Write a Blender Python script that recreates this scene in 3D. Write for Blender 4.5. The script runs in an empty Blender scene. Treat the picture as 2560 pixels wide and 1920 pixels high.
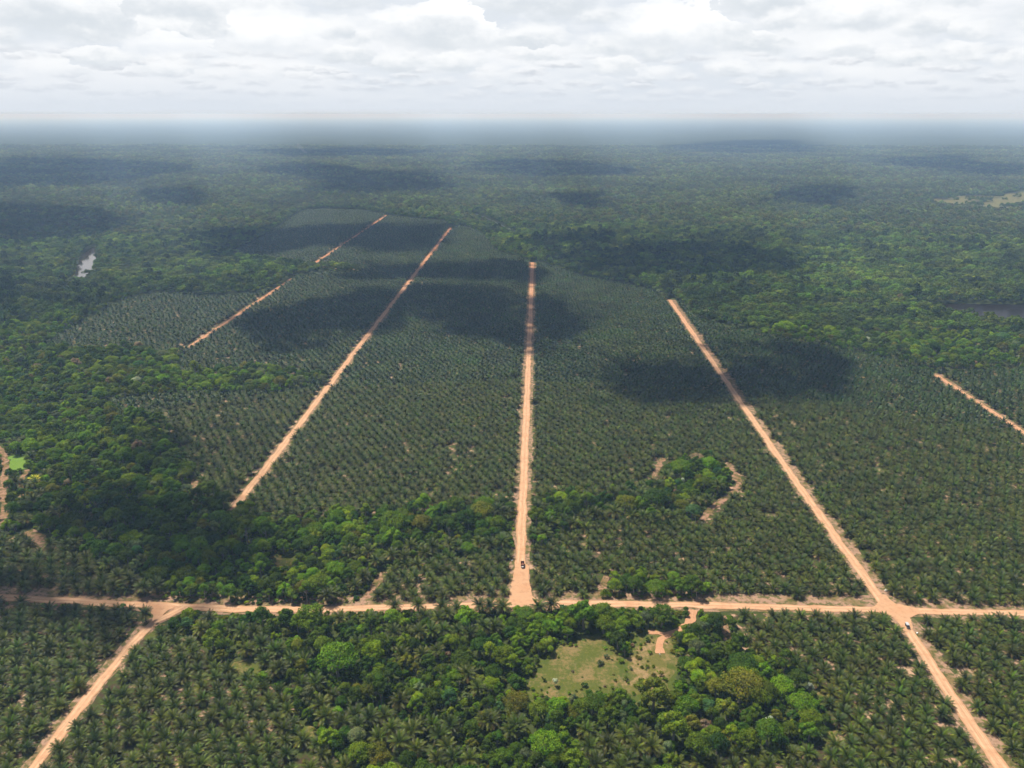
import bpy, bmesh, math, random
import numpy as np
from mathutils import Vector, Matrix
from mathutils.geometry import tessellate_polygon

R = math.radians
SC = bpy.context.scene
COL = SC.collection
rng = np.random.default_rng(11)
random.seed(11)

# ------------------------------------------------------------------ camera
H = 310.0                     # height of the drone above the plain, metres
F = 1962.0 / 2560.0           # focal length in picture widths
PITCH = math.atan((960 - 285) / 1962.0)
YAW = math.atan(66 / 1962.0 * math.cos(PITCH))     # the roads run along +Y
cam = bpy.data.cameras.new('camera')
cam.sensor_fit = 'HORIZONTAL'
cam.sensor_width = 36.0
cam.lens = 36.0 * F
cam.clip_start = 1.0
cam.clip_end = 400000.0
cam_o = bpy.data.objects.new('camera', cam)
COL.objects.link(cam_o)
cam_o.location = (0, 0, H)
cam_o.rotation_euler = (math.pi / 2 - PITCH, 0, YAW)
SC.camera = cam_o

# ------------------------------------------------------------------ sun, sky, exposure
SUN_EL = R(64.0)
SUN_DIR = Vector((-0.80, 0.60, 0)).normalized() * math.cos(SUN_EL) + Vector((0, 0, math.sin(SUN_EL)))
sun = bpy.data.lights.new('sun', 'SUN')
sun.energy = 5.0
sun.angle = R(0.6)
sun.color = (1.0, 0.945, 0.86)
sun_o = bpy.data.objects.new('sun', sun)
COL.objects.link(sun_o)
sun_o.location = (-300, 200, 900)
sun_o.rotation_euler = SUN_DIR.to_track_quat('Z', 'Y').to_euler()

SC.view_settings.view_transform = 'Standard'
SC.view_settings.look = 'None'
SC.view_settings.exposure = 0.52
SC.view_settings.gamma = 1.0
SC.cycles.max_bounces = 6
SC.cycles.diffuse_bounces = 2
SC.cycles.glossy_bounces = 2
SC.cycles.transmission_bounces = 2
SC.cycles.transparent_max_bounces = 8
SC.cycles.volume_bounces = 3
SC.cycles.use_denoising = True


class NT:
    """small helper to write node trees"""
    def __init__(self, tree):
        self.t = tree
        self.n = tree.nodes
        self.l = tree.links

    def node(self, typ, **kw):
        nd = self.n.new(typ)
        ins = kw.pop('ins', {})
        for k, v in kw.items():
            setattr(nd, k, v)
        for k, v in ins.items():
            self.set(nd.inputs[k], v)
        return nd

    def set(self, sock, v):
        if isinstance(v, bpy.types.NodeSocket):
            self.l.new(v, sock)
        elif isinstance(v, bpy.types.Node):
            self.l.new(v.outputs[0], sock)
        else:
            sock.default_value = v

    def math(self, op, a, b=0.0, clamp=False):
        nd = self.n.new('ShaderNodeMath')
        nd.operation = op
        nd.use_clamp = clamp
        self.set(nd.inputs[0], a)
        self.set(nd.inputs[1], b)
        return nd.outputs[0]

    def mixc(self, f, a, b, mode='MIX'):
        nd = self.n.new('ShaderNodeMix')
        nd.data_type = 'RGBA'
        nd.blend_type = mode
        self.set(nd.inputs[0], f)
        self.set(nd.inputs[6], a)
        self.set(nd.inputs[7], b)
        return nd.outputs[2]

    def ramp(self, x, lo, hi, a=0.0, b=1.0):
        nd = self.n.new('ShaderNodeMapRange')
        nd.interpolation_type = 'SMOOTHSTEP'
        self.set(nd.inputs[0], x)
        for i, v in zip((1, 2, 3, 4), (lo, hi, a, b)):
            self.set(nd.inputs[i], v)
        return nd.outputs[0]

    def noise(self, vec, scale, detail=4.0, rough=0.55, dim='3D'):
        nd = self.n.new('ShaderNodeTexNoise')
        nd.noise_dimensions = dim
        self.set(nd.inputs['Vector'], vec)
        nd.inputs['Scale'].default_value = scale
        nd.inputs['Detail'].default_value = detail
        nd.inputs['Roughness'].default_value = rough
        return nd.outputs['Fac']


def c4(c):
    return (c[0], c[1], c[2], 1.0)


def build_world():
    w = bpy.data.worlds.new('World')
    SC.world = w
    w.use_nodes = True
    t = NT(w.node_tree)
    t.n.clear()
    sky = t.node('ShaderNodeTexSky', sky_type='NISHITA', sun_disc=False)
    sky.sun_elevation = SUN_EL
    sky.sun_rotation = math.atan2(SUN_DIR.x, SUN_DIR.y)
    sky.altitude = 300
    sky.air_density = 1.2
    sky.dust_density = 2.0
    bg_sky = t.node('ShaderNodeBackground', ins={'Color': sky.outputs[0], 'Strength': 0.05})
    # the cloud deck, as a function of the direction looked in
    tc = t.node('ShaderNodeTexCoord')
    sep = t.node('ShaderNodeSeparateXYZ', ins={0: tc.outputs['Generated']})
    x, y, z = sep.outputs
    az = t.math('ARCTAN2', x, y)
    el = t.math('MAXIMUM', z, 0.0)

    def plane(kx, ky, off):
        return t.node('ShaderNodeCombineXYZ', ins={0: t.math('ADD', t.math('MULTIPLY', az, kx), off), 1: t.math('ADD', t.math('MULTIPLY', el, ky), off * 0.7), 2: off}).outputs[0]

    def vmath(op, a, b):
        nd = t.node('ShaderNodeVectorMath', operation=op)
        t.set(nd.inputs[0], a)
        t.set(nd.inputs[1], b)
        return nd.outputs[0]

    def heaps(under, off, sx, sy, r0, r1, band, white=(0.77, 0.78, 0.79, 1), grey=(0.565, 0.605, 0.645, 1), most=1.0):
        """heaped clouds: flat grey bases, rounded bright tops"""
        p = plane(sx, sy, off)
        wn = t.node('ShaderNodeTexNoise', ins={'Vector': p, 'Scale': 2.1, 'Detail': 7.0, 'Roughness': 0.6})
        w = vmath('SUBTRACT', wn.outputs['Color'], (0.5, 0.5, 0.5))
        q = vmath('ADD', p, vmath('MULTIPLY', w, (0.85, 0.80, 0.0)))
        vo = t.node('ShaderNodeTexVoronoi', voronoi_dimensions='2D', feature='F1', ins={'Vector': q, 'Scale': 1.0, 'Randomness': 1.0})
        loc = vmath('SUBTRACT', q, vo.outputs['Position'])
        sp = t.node('ShaderNodeSeparateXYZ', ins={0: loc})
        lx, ly = sp.outputs[0], sp.outputs[1]
        low_ = t.math('MULTIPLY', t.math('MINIMUM', ly, 0.0), 1.9)
        top_ = t.math('MAXIMUM', ly, 0.0)
        yy = t.math('ADD', low_, top_)
        d = t.math('SQRT', t.math('ADD', t.math('MULTIPLY', lx, lx), t.math('MULTIPLY', yy, yy)))
        sz = t.node('ShaderNodeSeparateColor', ins={0: vo.outputs['Color']})
        d = t.math('SUBTRACT', d, t.math('MULTIPLY', sz.outputs[0], 0.26))
        mask = t.math('MULTIPLY', t.ramp(d, r0 - 0.04, r1 + 0.05, 1.0, 0.0), most)
        for lo, hi in band:
            mask = t.math('MULTIPLY', mask, t.ramp(el, lo, hi))
        n = t.math('SUBTRACT', wn.outputs['Fac'], 0.5)
        sh = t.ramp(t.math('ADD', ly, t.math('MULTIPLY', n, 0.9)), -0.26, 0.30)
        c = t.mixc(sh, grey, white)
        return t.mixc(mask, under, c)
    st = t.noise(plane(6.0, 22.0, 4.4), 1.0, 6.0, 0.55)
    base = t.mixc(t.ramp(st, 0.36, 0.60), (0.60, 0.64, 0.69, 1), (0.735, 0.75, 0.77, 1))
    c1 = heaps(base, 3.3, 30.0, 82.0, 0.10, 0.56, [(0.0, 0.02), (0.075, 0.05)], (0.76, 0.77, 0.785, 1), (0.50, 0.53, 0.575, 1), 0.85)
    c2 = heaps(c1, 17.1, 15.5, 31.0, 0.16, 0.52, [(0.03, 0.05), (0.15, 0.10)], most=0.95)
    deckc = heaps(c2, 41.7, 7.4, 13.0, 0.20, 0.46, [(0.055, 0.09)], white=(0.825, 0.83, 0.835, 1))
    hazec = (0.560, 0.605, 0.665, 1)
    low = t.ramp(el, -0.004, 0.062, 0.0, 0.96)
    seen = t.mixc(low, hazec, deckc)
    bg_c = t.node('ShaderNodeBackground', ins={'Color': seen, 'Strength': 0.90})
    # the broken deck gives way to open sky overhead
    up = t.ramp(z, 0.16, 0.36, 1.0, 0.10)
    mx = t.node('ShaderNodeMixShader', ins={0: up, 1: bg_sky.outputs[0], 2: bg_c.outputs[0]})
    out = t.node('ShaderNodeOutputWorld')
    t.l.new(mx.outputs[0], out.inputs['Surface'])


build_world()

# ------------------------------------------------------------------ helpers: pixels of the photograph to the plain
_fw = np.array([-math.sin(YAW) * math.cos(PITCH), math.cos(YAW) * math.cos(PITCH), -math.sin(PITCH)])
_rt = np.array([math.cos(YAW), math.sin(YAW), 0.0])
_dn = np.cross(_fw, _rt)
K = 2560.0 / 2212.0


def G(p, z=0.0):
    """points read off the photograph (2212 wide) -> metres on the plain"""
    p = np.asarray(p, float).reshape(-1, 2) * K
    a = (p[:, 0] - 1280) / 1962.0
    b = (p[:, 1] - 960) / 1962.0
    d = _fw[None] + a[:, None] * _rt[None] + b[:, None] * _dn[None]
    t = (z - H) / d[:, 2]
    return d[:, :2] * t[:, None]


def proj(P):
    """world points -> fractions of the picture (u, v) and depth"""
    P = np.asarray(P, float).reshape(-1, 3) - np.array([0, 0, H])
    dz = P @ _fw
    u = 0.5 + F * (P @ _rt) / dz
    v = 0.5 + F * (P @ _dn) / dz * (2560 / 1920)
    return u, v, dz


def inside(poly, X, Y):
    poly = np.asarray(poly)
    r = np.zeros(X.shape, bool)
    j = len(poly) - 1
    for i in range(len(poly)):
        xi, yi = poly[i]
        xj, yj = poly[j]
        if yi != yj:
            c = ((yi > Y) != (yj > Y)) & (X < (xj - xi) * (Y - yi) / (yj - yi) + xi)
            r ^= c
        j = i
    return r


def dist_line(line, X, Y):
    d = np.full(X.shape, 1e9)
    for (ax, ay), (bx, by) in zip(line[:-1], line[1:]):
        vx, vy = bx - ax, by - ay
        L = vx * vx + vy * vy
        t = np.clip(((X - ax) * vx + (Y - ay) * vy) / L, 0, 1)
        d = np.minimum(d, np.hypot(X - ax - t * vx, Y - ay - t * vy))
    return d


def wob(X, Y, s=40.0, a=3.0):
    """smooth wobble used to roughen traced borders"""
    return a * (np.sin(X / s * 2.1 + 1.3 * np.sin(Y / s * 1.7)) + np.sin(Y / s * 2.7 + 1.1 * np.sin(X / s * 1.9 + 2))) * 0.5


def resample(line, step):
    line = np.asarray(line, float)
    seg = np.hypot(*np.diff(line, axis=0).T)
    s = np.concatenate([[0], np.cumsum(seg)])
    n = max(2, int(s[-1] / step) + 1)
    q = np.linspace(0, s[-1], n)
    return np.stack([np.interp(q, s, line[:, 0]), np.interp(q, s, line[:, 1])], 1)


# ------------------------------------------------------------------ the map, traced from the photograph
XR = {'far_left': -487.0, 'left': -249.0, 'middle': -9.8, 'right': 233.0, 'far_right': 502.0}


def ytop(p):
    return float(G(p)[0, 1])


def vline(key, p0, p1):
    x = XR[key]
    return np.array([[x, ytop(p0) if not isinstance(p0, float) else p0], [x, ytop(p1)]])


_cross = G([(-300, 1284), (-100, 1288), (0, 1291), (100, 1296), (200, 1302), (300, 1307), (380, 1311), (540, 1317), (700, 1318), (800, 1313),
            (1000, 1309), (1120, 1306), (1300, 1305), (1500, 1308), (1700, 1313), (1900, 1318), (2000, 1321), (2212, 1326), (2500, 1333)])
ROADS = [
    ('cross_road', _cross, 3.4, 9.0),
    ('middle_road', vline('middle', (1122, 1306), (1151, 567)), 3.6, 7.2),
    ('left_road', vline('left', (515, 1104), (978, 492)), 3.4, 6.6),
    ('left_road', np.array([[-231, ytop((345, 1312))], [-244, ytop((320, 1345))], [-247.5, ytop((290, 1388))], [-249, ytop((200, 1500))], [-250, 180.0]]), 2.9, 5.6),
    ('right_road', np.array([[234.5, ytop((1448, 648))], [232.5, ytop((1730, 1060))], [234, ytop((1905, 1300))], [238.5, ytop((1958, 1348))], [236, ytop((2040, 1480))], [233, 180.0]]), 3.5, 7.4),
    ('far_left_road', np.concatenate([G([(362, 768), (385, 757)]), vline('far_left', (400, 748), (632, 602))]), 2.8, 5.0),
    ('far_left_road', vline('far_left', (678, 570), (838, 465)), 3.2, 5.5),
    ('far_right_road', vline('far_right', (2400, 1050), (2015, 810)), 3.0, 7.0),
]
TRACKS = [  # footpaths and bare strips
    ('dirt_path', G([(1497, 1318), (1496, 1338), (1488, 1352), (1466, 1364), (1440, 1372), (1428, 1382), (1422, 1398), (1426, 1412)]), 2.6),
    ('dirt_path', G([(1440, 1372), (1420, 1366), (1400, 1364)]), 2.4),
    ('dirt_path', G([(1412, 1040), (1418, 1020), (1432, 990)]), 3.2),
    ('dirt_path', G([(1572, 1003), (1590, 1030), (1597, 1050), (1580, 1068), (1552, 1085), (1530, 1108), (1512, 1132)]), 3.4),
    ('dirt_path', G([(1310, 1245), (1300, 1275), (1296, 1295)]), 2.8),
    ('dirt_path', G([(790, 1292), (812, 1262), (830, 1236)]), 2.6),
    ('dirt_path', G([(60, 1148), (85, 1165), (110, 1188)]), 5.5),
    ('dirt_path', G([(-30, 955), (6, 975), (14, 1010), (4, 1060), (12, 1100), (4, 1140)]), 3.6),
    ('dirt_path', G([(60, 1015), (46, 1040), (44, 1075)]), 2.6),
    ('dirt_path', G([(418, 1080), (422, 1060), (418, 1040)]), 3.0),
    ('dirt_path', G([(1562, 1330), (1566, 1365), (1572, 1385)]), 3.0),
]


def P(pts):
    return G(pts)


def with_road(pts_a, key, pa, pb, pts_b=(), off=0.0):
    a = G(pts_a) if len(pts_a) else np.zeros((0, 2))
    r = np.array([[XR[key] + off, ytop(pa)], [XR[key] + off, ytop(pb)]])
    b = G(pts_b) if len(pts_b) else np.zeros((0, 2))
    return np.concatenate([a, r, b])


_b = {}
_b['between_left_and_middle'] = np.concatenate([
    [[XR['left'], ytop((515, 1100))], [XR['left'], ytop((978, 492))]],
    P([(1000, 490), (1040, 505), (1060, 530), (1080, 548), (1110, 556)]),
    [[XR['middle'], ytop((1151, 567))], [XR['middle'], ytop((1127, 1097))]],
    P([(1060, 1098), (1000, 1100), (900, 1106), (830, 1110), (700, 1122), (630, 1115), (560, 1112)])])
_b['between_middle_and_right'] = np.concatenate([
    [[XR['middle'], ytop((1122, 1295))], [XR['middle'], ytop((1151, 567))]],
    P([(1200, 580), (1260, 600), (1340, 615), (1400, 628)]),
    [[XR['right'], ytop((1446, 646))], [XR['right'], ytop((1890, 1292))]],
    P([(1600, 1291), (1300, 1289)])])
_b['right_of_right'] = np.concatenate([
    [[XR['right'], ytop((1905, 1300))], [XR['right'], ytop((1450, 650))]],
    P([(1475, 658), (1500, 690), (1560, 705), (1640, 722), (1740, 746), (1800, 756), (1880, 770), (1940, 786), (2005, 806), (2100, 803), (2212, 800), (2420, 795),
       (2600, 900), (2700, 1100), (2500, 1320), (2212, 1306), (2000, 1302)])])
_b['left_of_left_lower'] = np.concatenate([
    P([(510, 1098), (440, 1074), (420, 1050), (414, 1015), (388, 975), (376, 938), (330, 908), (270, 896), (215, 886), (240, 868), (350, 857), (450, 852), (560, 852), (640, 845), (690, 834)]),
    [[XR['left'], ytop((715, 838))], [XR['left'], ytop((515, 1100))]]])
_b['left_of_left_upper'] = np.concatenate([
    P([(372, 802), (400, 812), (420, 808), (500, 806), (600, 804), (690, 814)]),
    [[XR['left'], ytop((725, 820))], [XR['left'], ytop((978, 492))]],
    P([(960, 480), (900, 474), (845, 468)]),
    [[XR['far_left'], ytop((838, 466))], [XR['far_left'], ytop((390, 755))]]])
_b['far_left_lower'] = np.concatenate([
    [[XR['far_left'], ytop((390, 755))], [XR['far_left'], ytop((605, 620))]],
    P([(560, 634), (480, 642), (430, 640), (330, 636), (300, 644), (250, 656), (170, 704), (110, 738), (96, 752), (200, 760), (300, 760), (360, 768)])])
_b['far_left_upper'] = np.concatenate([
    [[XR['far_left'], ytop((660, 582))], [XR['far_left'], ytop((838, 465))]],
    P([(780, 455), (700, 451), (660, 455), (640, 463), (600, 492), (560, 517), (520, 537), (494, 548), (550, 562), (640, 574)])])
_b['left_edge'] = P([(-400, 1130), (-60, 1140), (0, 1152), (90, 1168), (170, 1200), (230, 1222), (300, 1252), (345, 1288), (200, 1286), (0, 1276), (-400, 1262)])
_b['below_forest_middle'] = P([(800, 1296), (822, 1244), (862, 1226), (950, 1210), (1060, 1196), (1108, 1190), (1104, 1280), (1098, 1294)])
_b['bottom_left_outer'] = np.concatenate([P([(-500, 1298), (0, 1302), (100, 1307), (200, 1313), (296, 1321)]), [[-249, ytop((322, 1345))], [-250, 180.0], [-700, 180.0]]])
_b['bottom_left_inner'] = np.concatenate([[[-249, ytop((318, 1352))]], P([(345, 1368), (420, 1384), (480, 1434), (560, 1474), (640, 1515), (636, 1560), (690, 1602), (760, 1662), (800, 1800)]), [[-250, 180.0]]])
_b['bottom_right_inner'] = np.concatenate([P([(1580, 1326), (1700, 1324), (1900, 1328)]), [[236, ytop((1950, 1350))], [233, 180.0]],
                                           P([(1420, 1800), (1440, 1668), (1500, 1640), (1700, 1628), (1802, 1596), (1792, 1545), (1762, 1494), (1740, 1462), (1680, 1440), (1600, 1402)])])
_b['bottom_right_outer'] = np.concatenate([[[238, ytop((1960, 1338))]], P([(2000, 1332), (2212, 1337), (2600, 1350)]), [[700, 180.0], [233, 180.0]]])
BLOCKS = _b

ISLANDS = [  # patches of woodland inside the blocks
    P([(1150, 1180), (1150, 1080), (1200, 1072), (1300, 1070), (1395, 1062), (1428, 1036), (1442, 1006), (1482, 988), (1530, 990), (1562, 1008), (1584, 1040), (1568, 1062), (1540, 1084), (1508, 1128), (1400, 1122), (1300, 1128), (1230, 1152), (1175, 1182)]),
    P([(1306, 1290), (1314, 1256), (1360, 1250), (1420, 1250), (1500, 1260), (1532, 1280), (1530, 1300), (1420, 1301), (1320, 1299)]),
    P([(560, 592), (640, 583), (700, 579), (768, 584), (776, 590), (700, 592), (620, 600), (570, 600)]),
]
CLEARINGS = [
    ('grass_clearing', P([(1136, 1500), (1158, 1456), (1184, 1422), (1218, 1398), (1256, 1384), (1290, 1378), (1318, 1408), (1340, 1432), (1342, 1466), (1318, 1494), (1250, 1500), (1190, 1508)])),
    ('grass_clearing', P([(304, 1307), (392, 1306), (402, 1326), (352, 1350), (334, 1384), (306, 1374)])),
    ('dry_clearing', P([(1376, 1404), (1392, 1378), (1430, 1372), (1448, 1392), (1450, 1420), (1456, 1452), (1440, 1488), (1424, 1512), (1392, 1508), (1350, 1500), (1340, 1482), (1372, 1456), (1362, 1428)])),
    ('grass_clearing', P([(588, 1204), (618, 1194), (656, 1200), (640, 1222), (600, 1232)])),
    ('grass_clearing', P([(488, 1432), (530, 1424), (572, 1432), (560, 1456), (515, 1462)])),
    ('green_clearing', P([(12, 1014), (22, 984), (60, 981), (60, 1010), (34, 1024)])),
    ('grass_clearing', P([(392, 1304), (440, 1298), (540, 1304), (560, 1312), (470, 1316), (400, 1314)])),
    ('grass_clearing', P([(640, 1556), (668, 1566), (690, 1596), (676, 1612), (650, 1590)])),
    ('dry_clearing', P([(1944, 439), (2010, 428), (2080, 423), (2212, 415), (2330, 412), (2330, 452), (2212, 457), (2120, 454), (2050, 447)])),
    ('grass_clearing', P([(1754, 1500), (1790, 1496), (1800, 1515), (1770, 1522)])),
    ('grass_clearing', P([(1780, 1592), (1806, 1575), (1812, 1602), (1790, 1620)])),
]
JUNCTIONS = [
    P([(1095, 1306), (1100, 1284), (1106, 1256), (1113, 1220), (1142, 1220), (1143, 1256), (1148, 1284), (1160, 1304), (1130, 1309)]),
    P([(1880, 1316), (1902, 1300), (1896, 1288), (1912, 1284), (1928, 1302), (1985, 1316), (1985, 1326), (1966, 1336), (1972, 1360), (1958, 1366), (1932, 1336)]),
    P([(290, 1304), (320, 1316), (332, 1330), (326, 1346), (340, 1342), (362, 1320), (388, 1311), (360, 1304)]),
]
WATERS = [
    P([(128, 622), (150, 606), (163, 592), (167, 572), (175, 552), (188, 541), (204, 533), (211, 538), (210, 552), (208, 570), (202, 592), (180, 608), (144, 622)]),
    P([(1976, 661), (2060, 656), (2212, 658), (2400, 664), (2400, 716), (2212, 706), (2120, 698), (2040, 684)]),
    P([(1012, 459), (1030, 462), (1060, 474), (1092, 490), (1112, 503), (1122, 516), (1110, 514), (1086, 500), (1054, 484), (1024, 470)]),
]


def in_any(polys, X, Y):
    r = np.zeros(X.shape, bool)
    for p in polys:
        b = (X > p[:, 0].min()) & (X < p[:, 0].max()) & (Y > p[:, 1].min()) & (Y < p[:, 1].max())
        if b.any():
            r[b] |= inside(p, X[b], Y[b])
    return r


def road_clear(X, Y, extra):
    ok = np.ones(X.shape, bool)
    for nm, line, hw, vw in ROADS:
        ok &= dist_line(line, X, Y) > hw + extra
    return ok


def track_clear(X, Y, extra):
    ok = np.ones(X.shape, bool)
    for nm, line, hw in TRACKS:
        ok &= dist_line(line, X, Y) > hw + extra
    return ok


def palm_ok(X, Y, blocks=None):
    Xw, Yw = X + wob(Y, X, 30, 2.0), Y
    r = in_any(list(BLOCKS.values()), Xw, Yw)
    r &= ~in_any(ISLANDS, X, Y)
    for nm, line, hw, vw in ROADS:
        r &= dist_line(line, X, Y) > (hw + 4.6 if nm != 'cross_road' else hw + 4.2)
    r &= track_clear(X, Y, 2.2)
    r &= ~in_any([c for _, c in CLEARINGS] + WATERS, X, Y)
    return r


def forest_ok(X, Y, pad=0.0):
    Xw, Yw = X + wob(X, Y, 34, 2.5), Y + wob(Y, X, 28, 2.5)
    r = ~in_any(list(BLOCKS.values()), Xw, Yw) | in_any(ISLANDS, Xw, Yw)
    r &= road_clear(X, Y, 4.0 + pad) & track_clear(X, Y, 2.0 + pad)
    if np.size(Y) and np.min(Y) < 700:
        cl, cd = ROADS[0][1], dist_line(ROADS[0][1], X, Y)
        north = Y > np.interp(X, cl[:, 0], cl[:, 1])
        isl = inside(ISLANDS[1], X, Y)
        r &= ~(north & (X > -116) & (cd < np.where(isl, 7.5, 17)))
        r &= ~(north & (X < -250) & (cd < 12))
        r &= ~(~north & (X > 112) & (cd < 13))
        r &= ~in_any(JUNCTIONS, X, Y)
    r &= ~in_any([c for _, c in CLEARINGS if c[:, 1].max() < 1800], Xw, Yw) & ~in_any(WATERS, X, Y)
    if X.size > 200 and Y.min() < 600:
        for _, c in CLEARINGS[:3]:
            r &= dist_line(np.concatenate([c, c[:1]]), X, Y) > 2.5
    sx, sy = X + wob(X, Y, 90, 60.0), Y + wob(Y, X, 110, 130.0)
    r &= ~(in_any([c for _, c in CLEARINGS if c[:, 1].max() >= 1800], sx, sy) & (wob(X, Y, 70, 1.0) + wob(Y, X, 45, 1.0) > -0.85))
    return r


# ------------------------------------------------------------------ mesh helpers
def tag(o, label=None, cat=None, group=None, kind=None):
    if label:
        o['label'] = label
    if cat:
        o['category'] = cat
    if group:
        o['group'] = group
    if kind:
        o['kind'] = kind
    return o


def np_mesh(name, V, quads=None, tris=None, mats=(), midx=None, col=None, edges=None):
    """mesh from numpy arrays; col: one colour per vertex; midx: one slot per face (quads first)"""
    me = bpy.data.meshes.new(name)
    V = np.asarray(V, np.float32)
    nq = 0 if quads is None else len(quads)
    nt = 0 if tris is None else len(tris)
    me.vertices.add(len(V))
    me.vertices.foreach_set('co', V.ravel())
    if nq + nt:
        li = np.concatenate(([np.asarray(quads).ravel()] if nq else []) + ([np.asarray(tris).ravel()] if nt else [])).astype(np.int32)
        me.loops.add(len(li))
        me.loops.foreach_set('vertex_index', li)
        me.polygons.add(nq + nt)
        st = np.concatenate([np.arange(nq) * 4, nq * 4 + np.arange(nt) * 3]).astype(np.int32)
        me.polygons.foreach_set('loop_start', st)
        if midx is not None:
            me.polygons.foreach_set('material_index', np.asarray(midx, np.int32))
    for m in mats:
        me.materials.append(m)
    if col is not None:
        a = me.attributes.new('col', 'FLOAT_COLOR', 'POINT')
        c = np.ones((len(V), 4), np.float32)
        c[:, :3] = col
        a.data.foreach_set('color', c.ravel())
    me.update(calc_edges=True)
    return me


class Geo:
    """collects quads and triangles with a colour per vertex and a material slot per face"""
    def __init__(self):
        self.V, self.Q, self.T, self.C, self.mq, self.mt, self.n = [], [], [], [], [], [], 0

    def add(self, V, Q=None, T=None, C=(1, 1, 1), m=0):
        V = np.asarray(V, float).reshape(-1, 3)
        self.V.append(V)
        self.C.append(np.broadcast_to(np.asarray(C, float), V.shape).copy())
        if Q is not None and len(Q):
            Q = np.asarray(Q, int).reshape(-1, 4)
            self.Q.append(Q + self.n)
            self.mq.append(np.full(len(Q), m))
        if T is not None and len(T):
            T = np.asarray(T, int).reshape(-1, 3)
            self.T.append(T + self.n)
            self.mt.append(np.full(len(T), m))
        self.n += len(V)
        return self

    def arrays(self):
        z4, z3 = np.zeros((0, 4), int), np.zeros((0, 3), int)
        V = np.concatenate(self.V)
        C = np.concatenate(self.C)
        Q = np.concatenate(self.Q) if self.Q else z4
        T = np.concatenate(self.T) if self.T else z3
        m = np.concatenate((self.mq or [np.zeros(0)]) + (self.mt or [np.zeros(0)])).astype(int)
        return V, Q, T, C, m

    def merge(self, other, off=(0, 0, 0), rz=0.0, s=1.0, tint=(1, 1, 1), leaf_slot=0):
        V, Q, T, C, m = other
        c, sn = math.cos(rz), math.sin(rz)
        M = np.array([[c, -sn, 0], [sn, c, 0], [0, 0, 1]])
        V2 = (V @ M.T) * np.asarray(s) + np.asarray(off)
        self.V.append(V2)
        self.C.append(C * np.asarray(tint))
        if len(Q):
            self.Q.append(Q + self.n)
            self.mq.append(m[:len(Q)])
        if len(T):
            self.T.append(T + self.n)
            self.mt.append(m[len(Q):])
        self.n += len(V)

    def mesh(self, name, mats):
        V, Q, T, C, m = self.arrays()
        return np_mesh(name, V, Q, T, mats, m, C)

    def obj(self, name, mats, parent=None):
        o = bpy.data.objects.new(name, self.mesh(name, mats))
        COL.objects.link(o)
        if parent:
            o.parent = parent
        return o


def tube(pts, rad, sides=6):
    pts = np.asarray(pts, float)
    n = len(pts)
    rad = np.broadcast_to(rad, (n,))
    V = []
    for i in range(n):
        d = pts[min(i + 1, n - 1)] - pts[max(i - 1, 0)]
        d /= np.linalg.norm(d)
        a = np.cross(d, [0.31, 0.95, 0.1])
        a /= np.linalg.norm(a)
        b = np.cross(d, a)
        for k in range(sides):
            t = 2 * math.pi * k / sides
            V.append(pts[i] + rad[i] * (math.cos(t) * a + math.sin(t) * b))
    Q = [(i * sides + k, i * sides + (k + 1) % sides, (i + 1) * sides + (k + 1) % sides, (i + 1) * sides + k) for i in range(n - 1) for k in range(sides)]
    return np.array(V), Q


# ------------------------------------------------------------------ materials
def material(name):
    m = bpy.data.materials.new(name)
    m.use_nodes = True
    t = NT(m.node_tree)
    t.n.clear()
    out = t.node('ShaderNodeOutputMaterial')
    return m, t, out


def plain(name, color, rough=0.7, spec=0.4, metal=0.0, var=0.15, scale=2.0):
    m, t, out = material(name)
    tc = t.node('ShaderNodeTexCoord')
    n = t.noise(tc.outputs['Object'], scale, 4)
    c = t.mixc(n, c4([v * (1 - var) for v in color]), c4([min(1, v * (1 + var)) for v in color]))
    b = t.node('ShaderNodeBsdfPrincipled', ins={'Base Color': c, 'Roughness': rough, 'Metallic': metal, 'Specular IOR Level': spec})
    t.l.new(b.outputs[0], out.inputs[0])
    return m


def leaf_material(name, rough=0.5, spec=0.35, transl=0.18, sheen=0.0):
    m, t, out = material(name)
    tint = t.node('ShaderNodeAttribute', attribute_type='INSTANCER', attribute_name='tint')
    colr = t.node('ShaderNodeAttribute', attribute_type='GEOMETRY', attribute_name='col')
    inf = t.node('ShaderNodeObjectInfo')
    c = t.mixc(1.0, tint.outputs['Color'], colr.outputs['Color'], 'MULTIPLY')
    hsv = t.node('ShaderNodeHueSaturation', ins={'Color': c})
    t.l.new(t.ramp(inf.outputs['Random'], 0, 1, 0.482, 0.518), hsv.inputs['Hue'])
    t.l.new(t.ramp(t.math('FRACT', t.math('MULTIPLY', inf.outputs['Random'], 37.7)), 0, 1, 0.70, 1.25), hsv.inputs['Value'])
    b = t.node('ShaderNodeBsdfPrincipled', ins={'Base Color': hsv.outputs[0], 'Roughness': rough, 'Specular IOR Level': spec})
    tr = t.node('ShaderNodeBsdfTranslucent', ins={'Color': t.mixc(1.0, hsv.outputs[0], (1.5, 1.7, 0.7, 1), 'MULTIPLY')})
    mx = t.node('ShaderNodeMixShader', ins={0: transl, 1: b.outputs[0], 2: tr.outputs[0]})
    t.l.new(mx.outputs[0], out.inputs[0])
    return m


M_LEAF = leaf_material('tree_leaves', 0.65, 0.12, 0.22)
M_PALM = leaf_material('palm_fronds', 0.45, 0.16, 0.08)
M_BARK = plain('bark', (0.26, 0.23, 0.19), 0.9, 0.2, 0, 0.4, 3.0)
M_PALM_TRUNK = plain('palm_trunk', (0.075, 0.058, 0.042), 0.95, 0.15, 0, 0.5, 4.0)


def world_pos(t):
    return t.node('ShaderNodeNewGeometry').outputs['Position']


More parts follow.
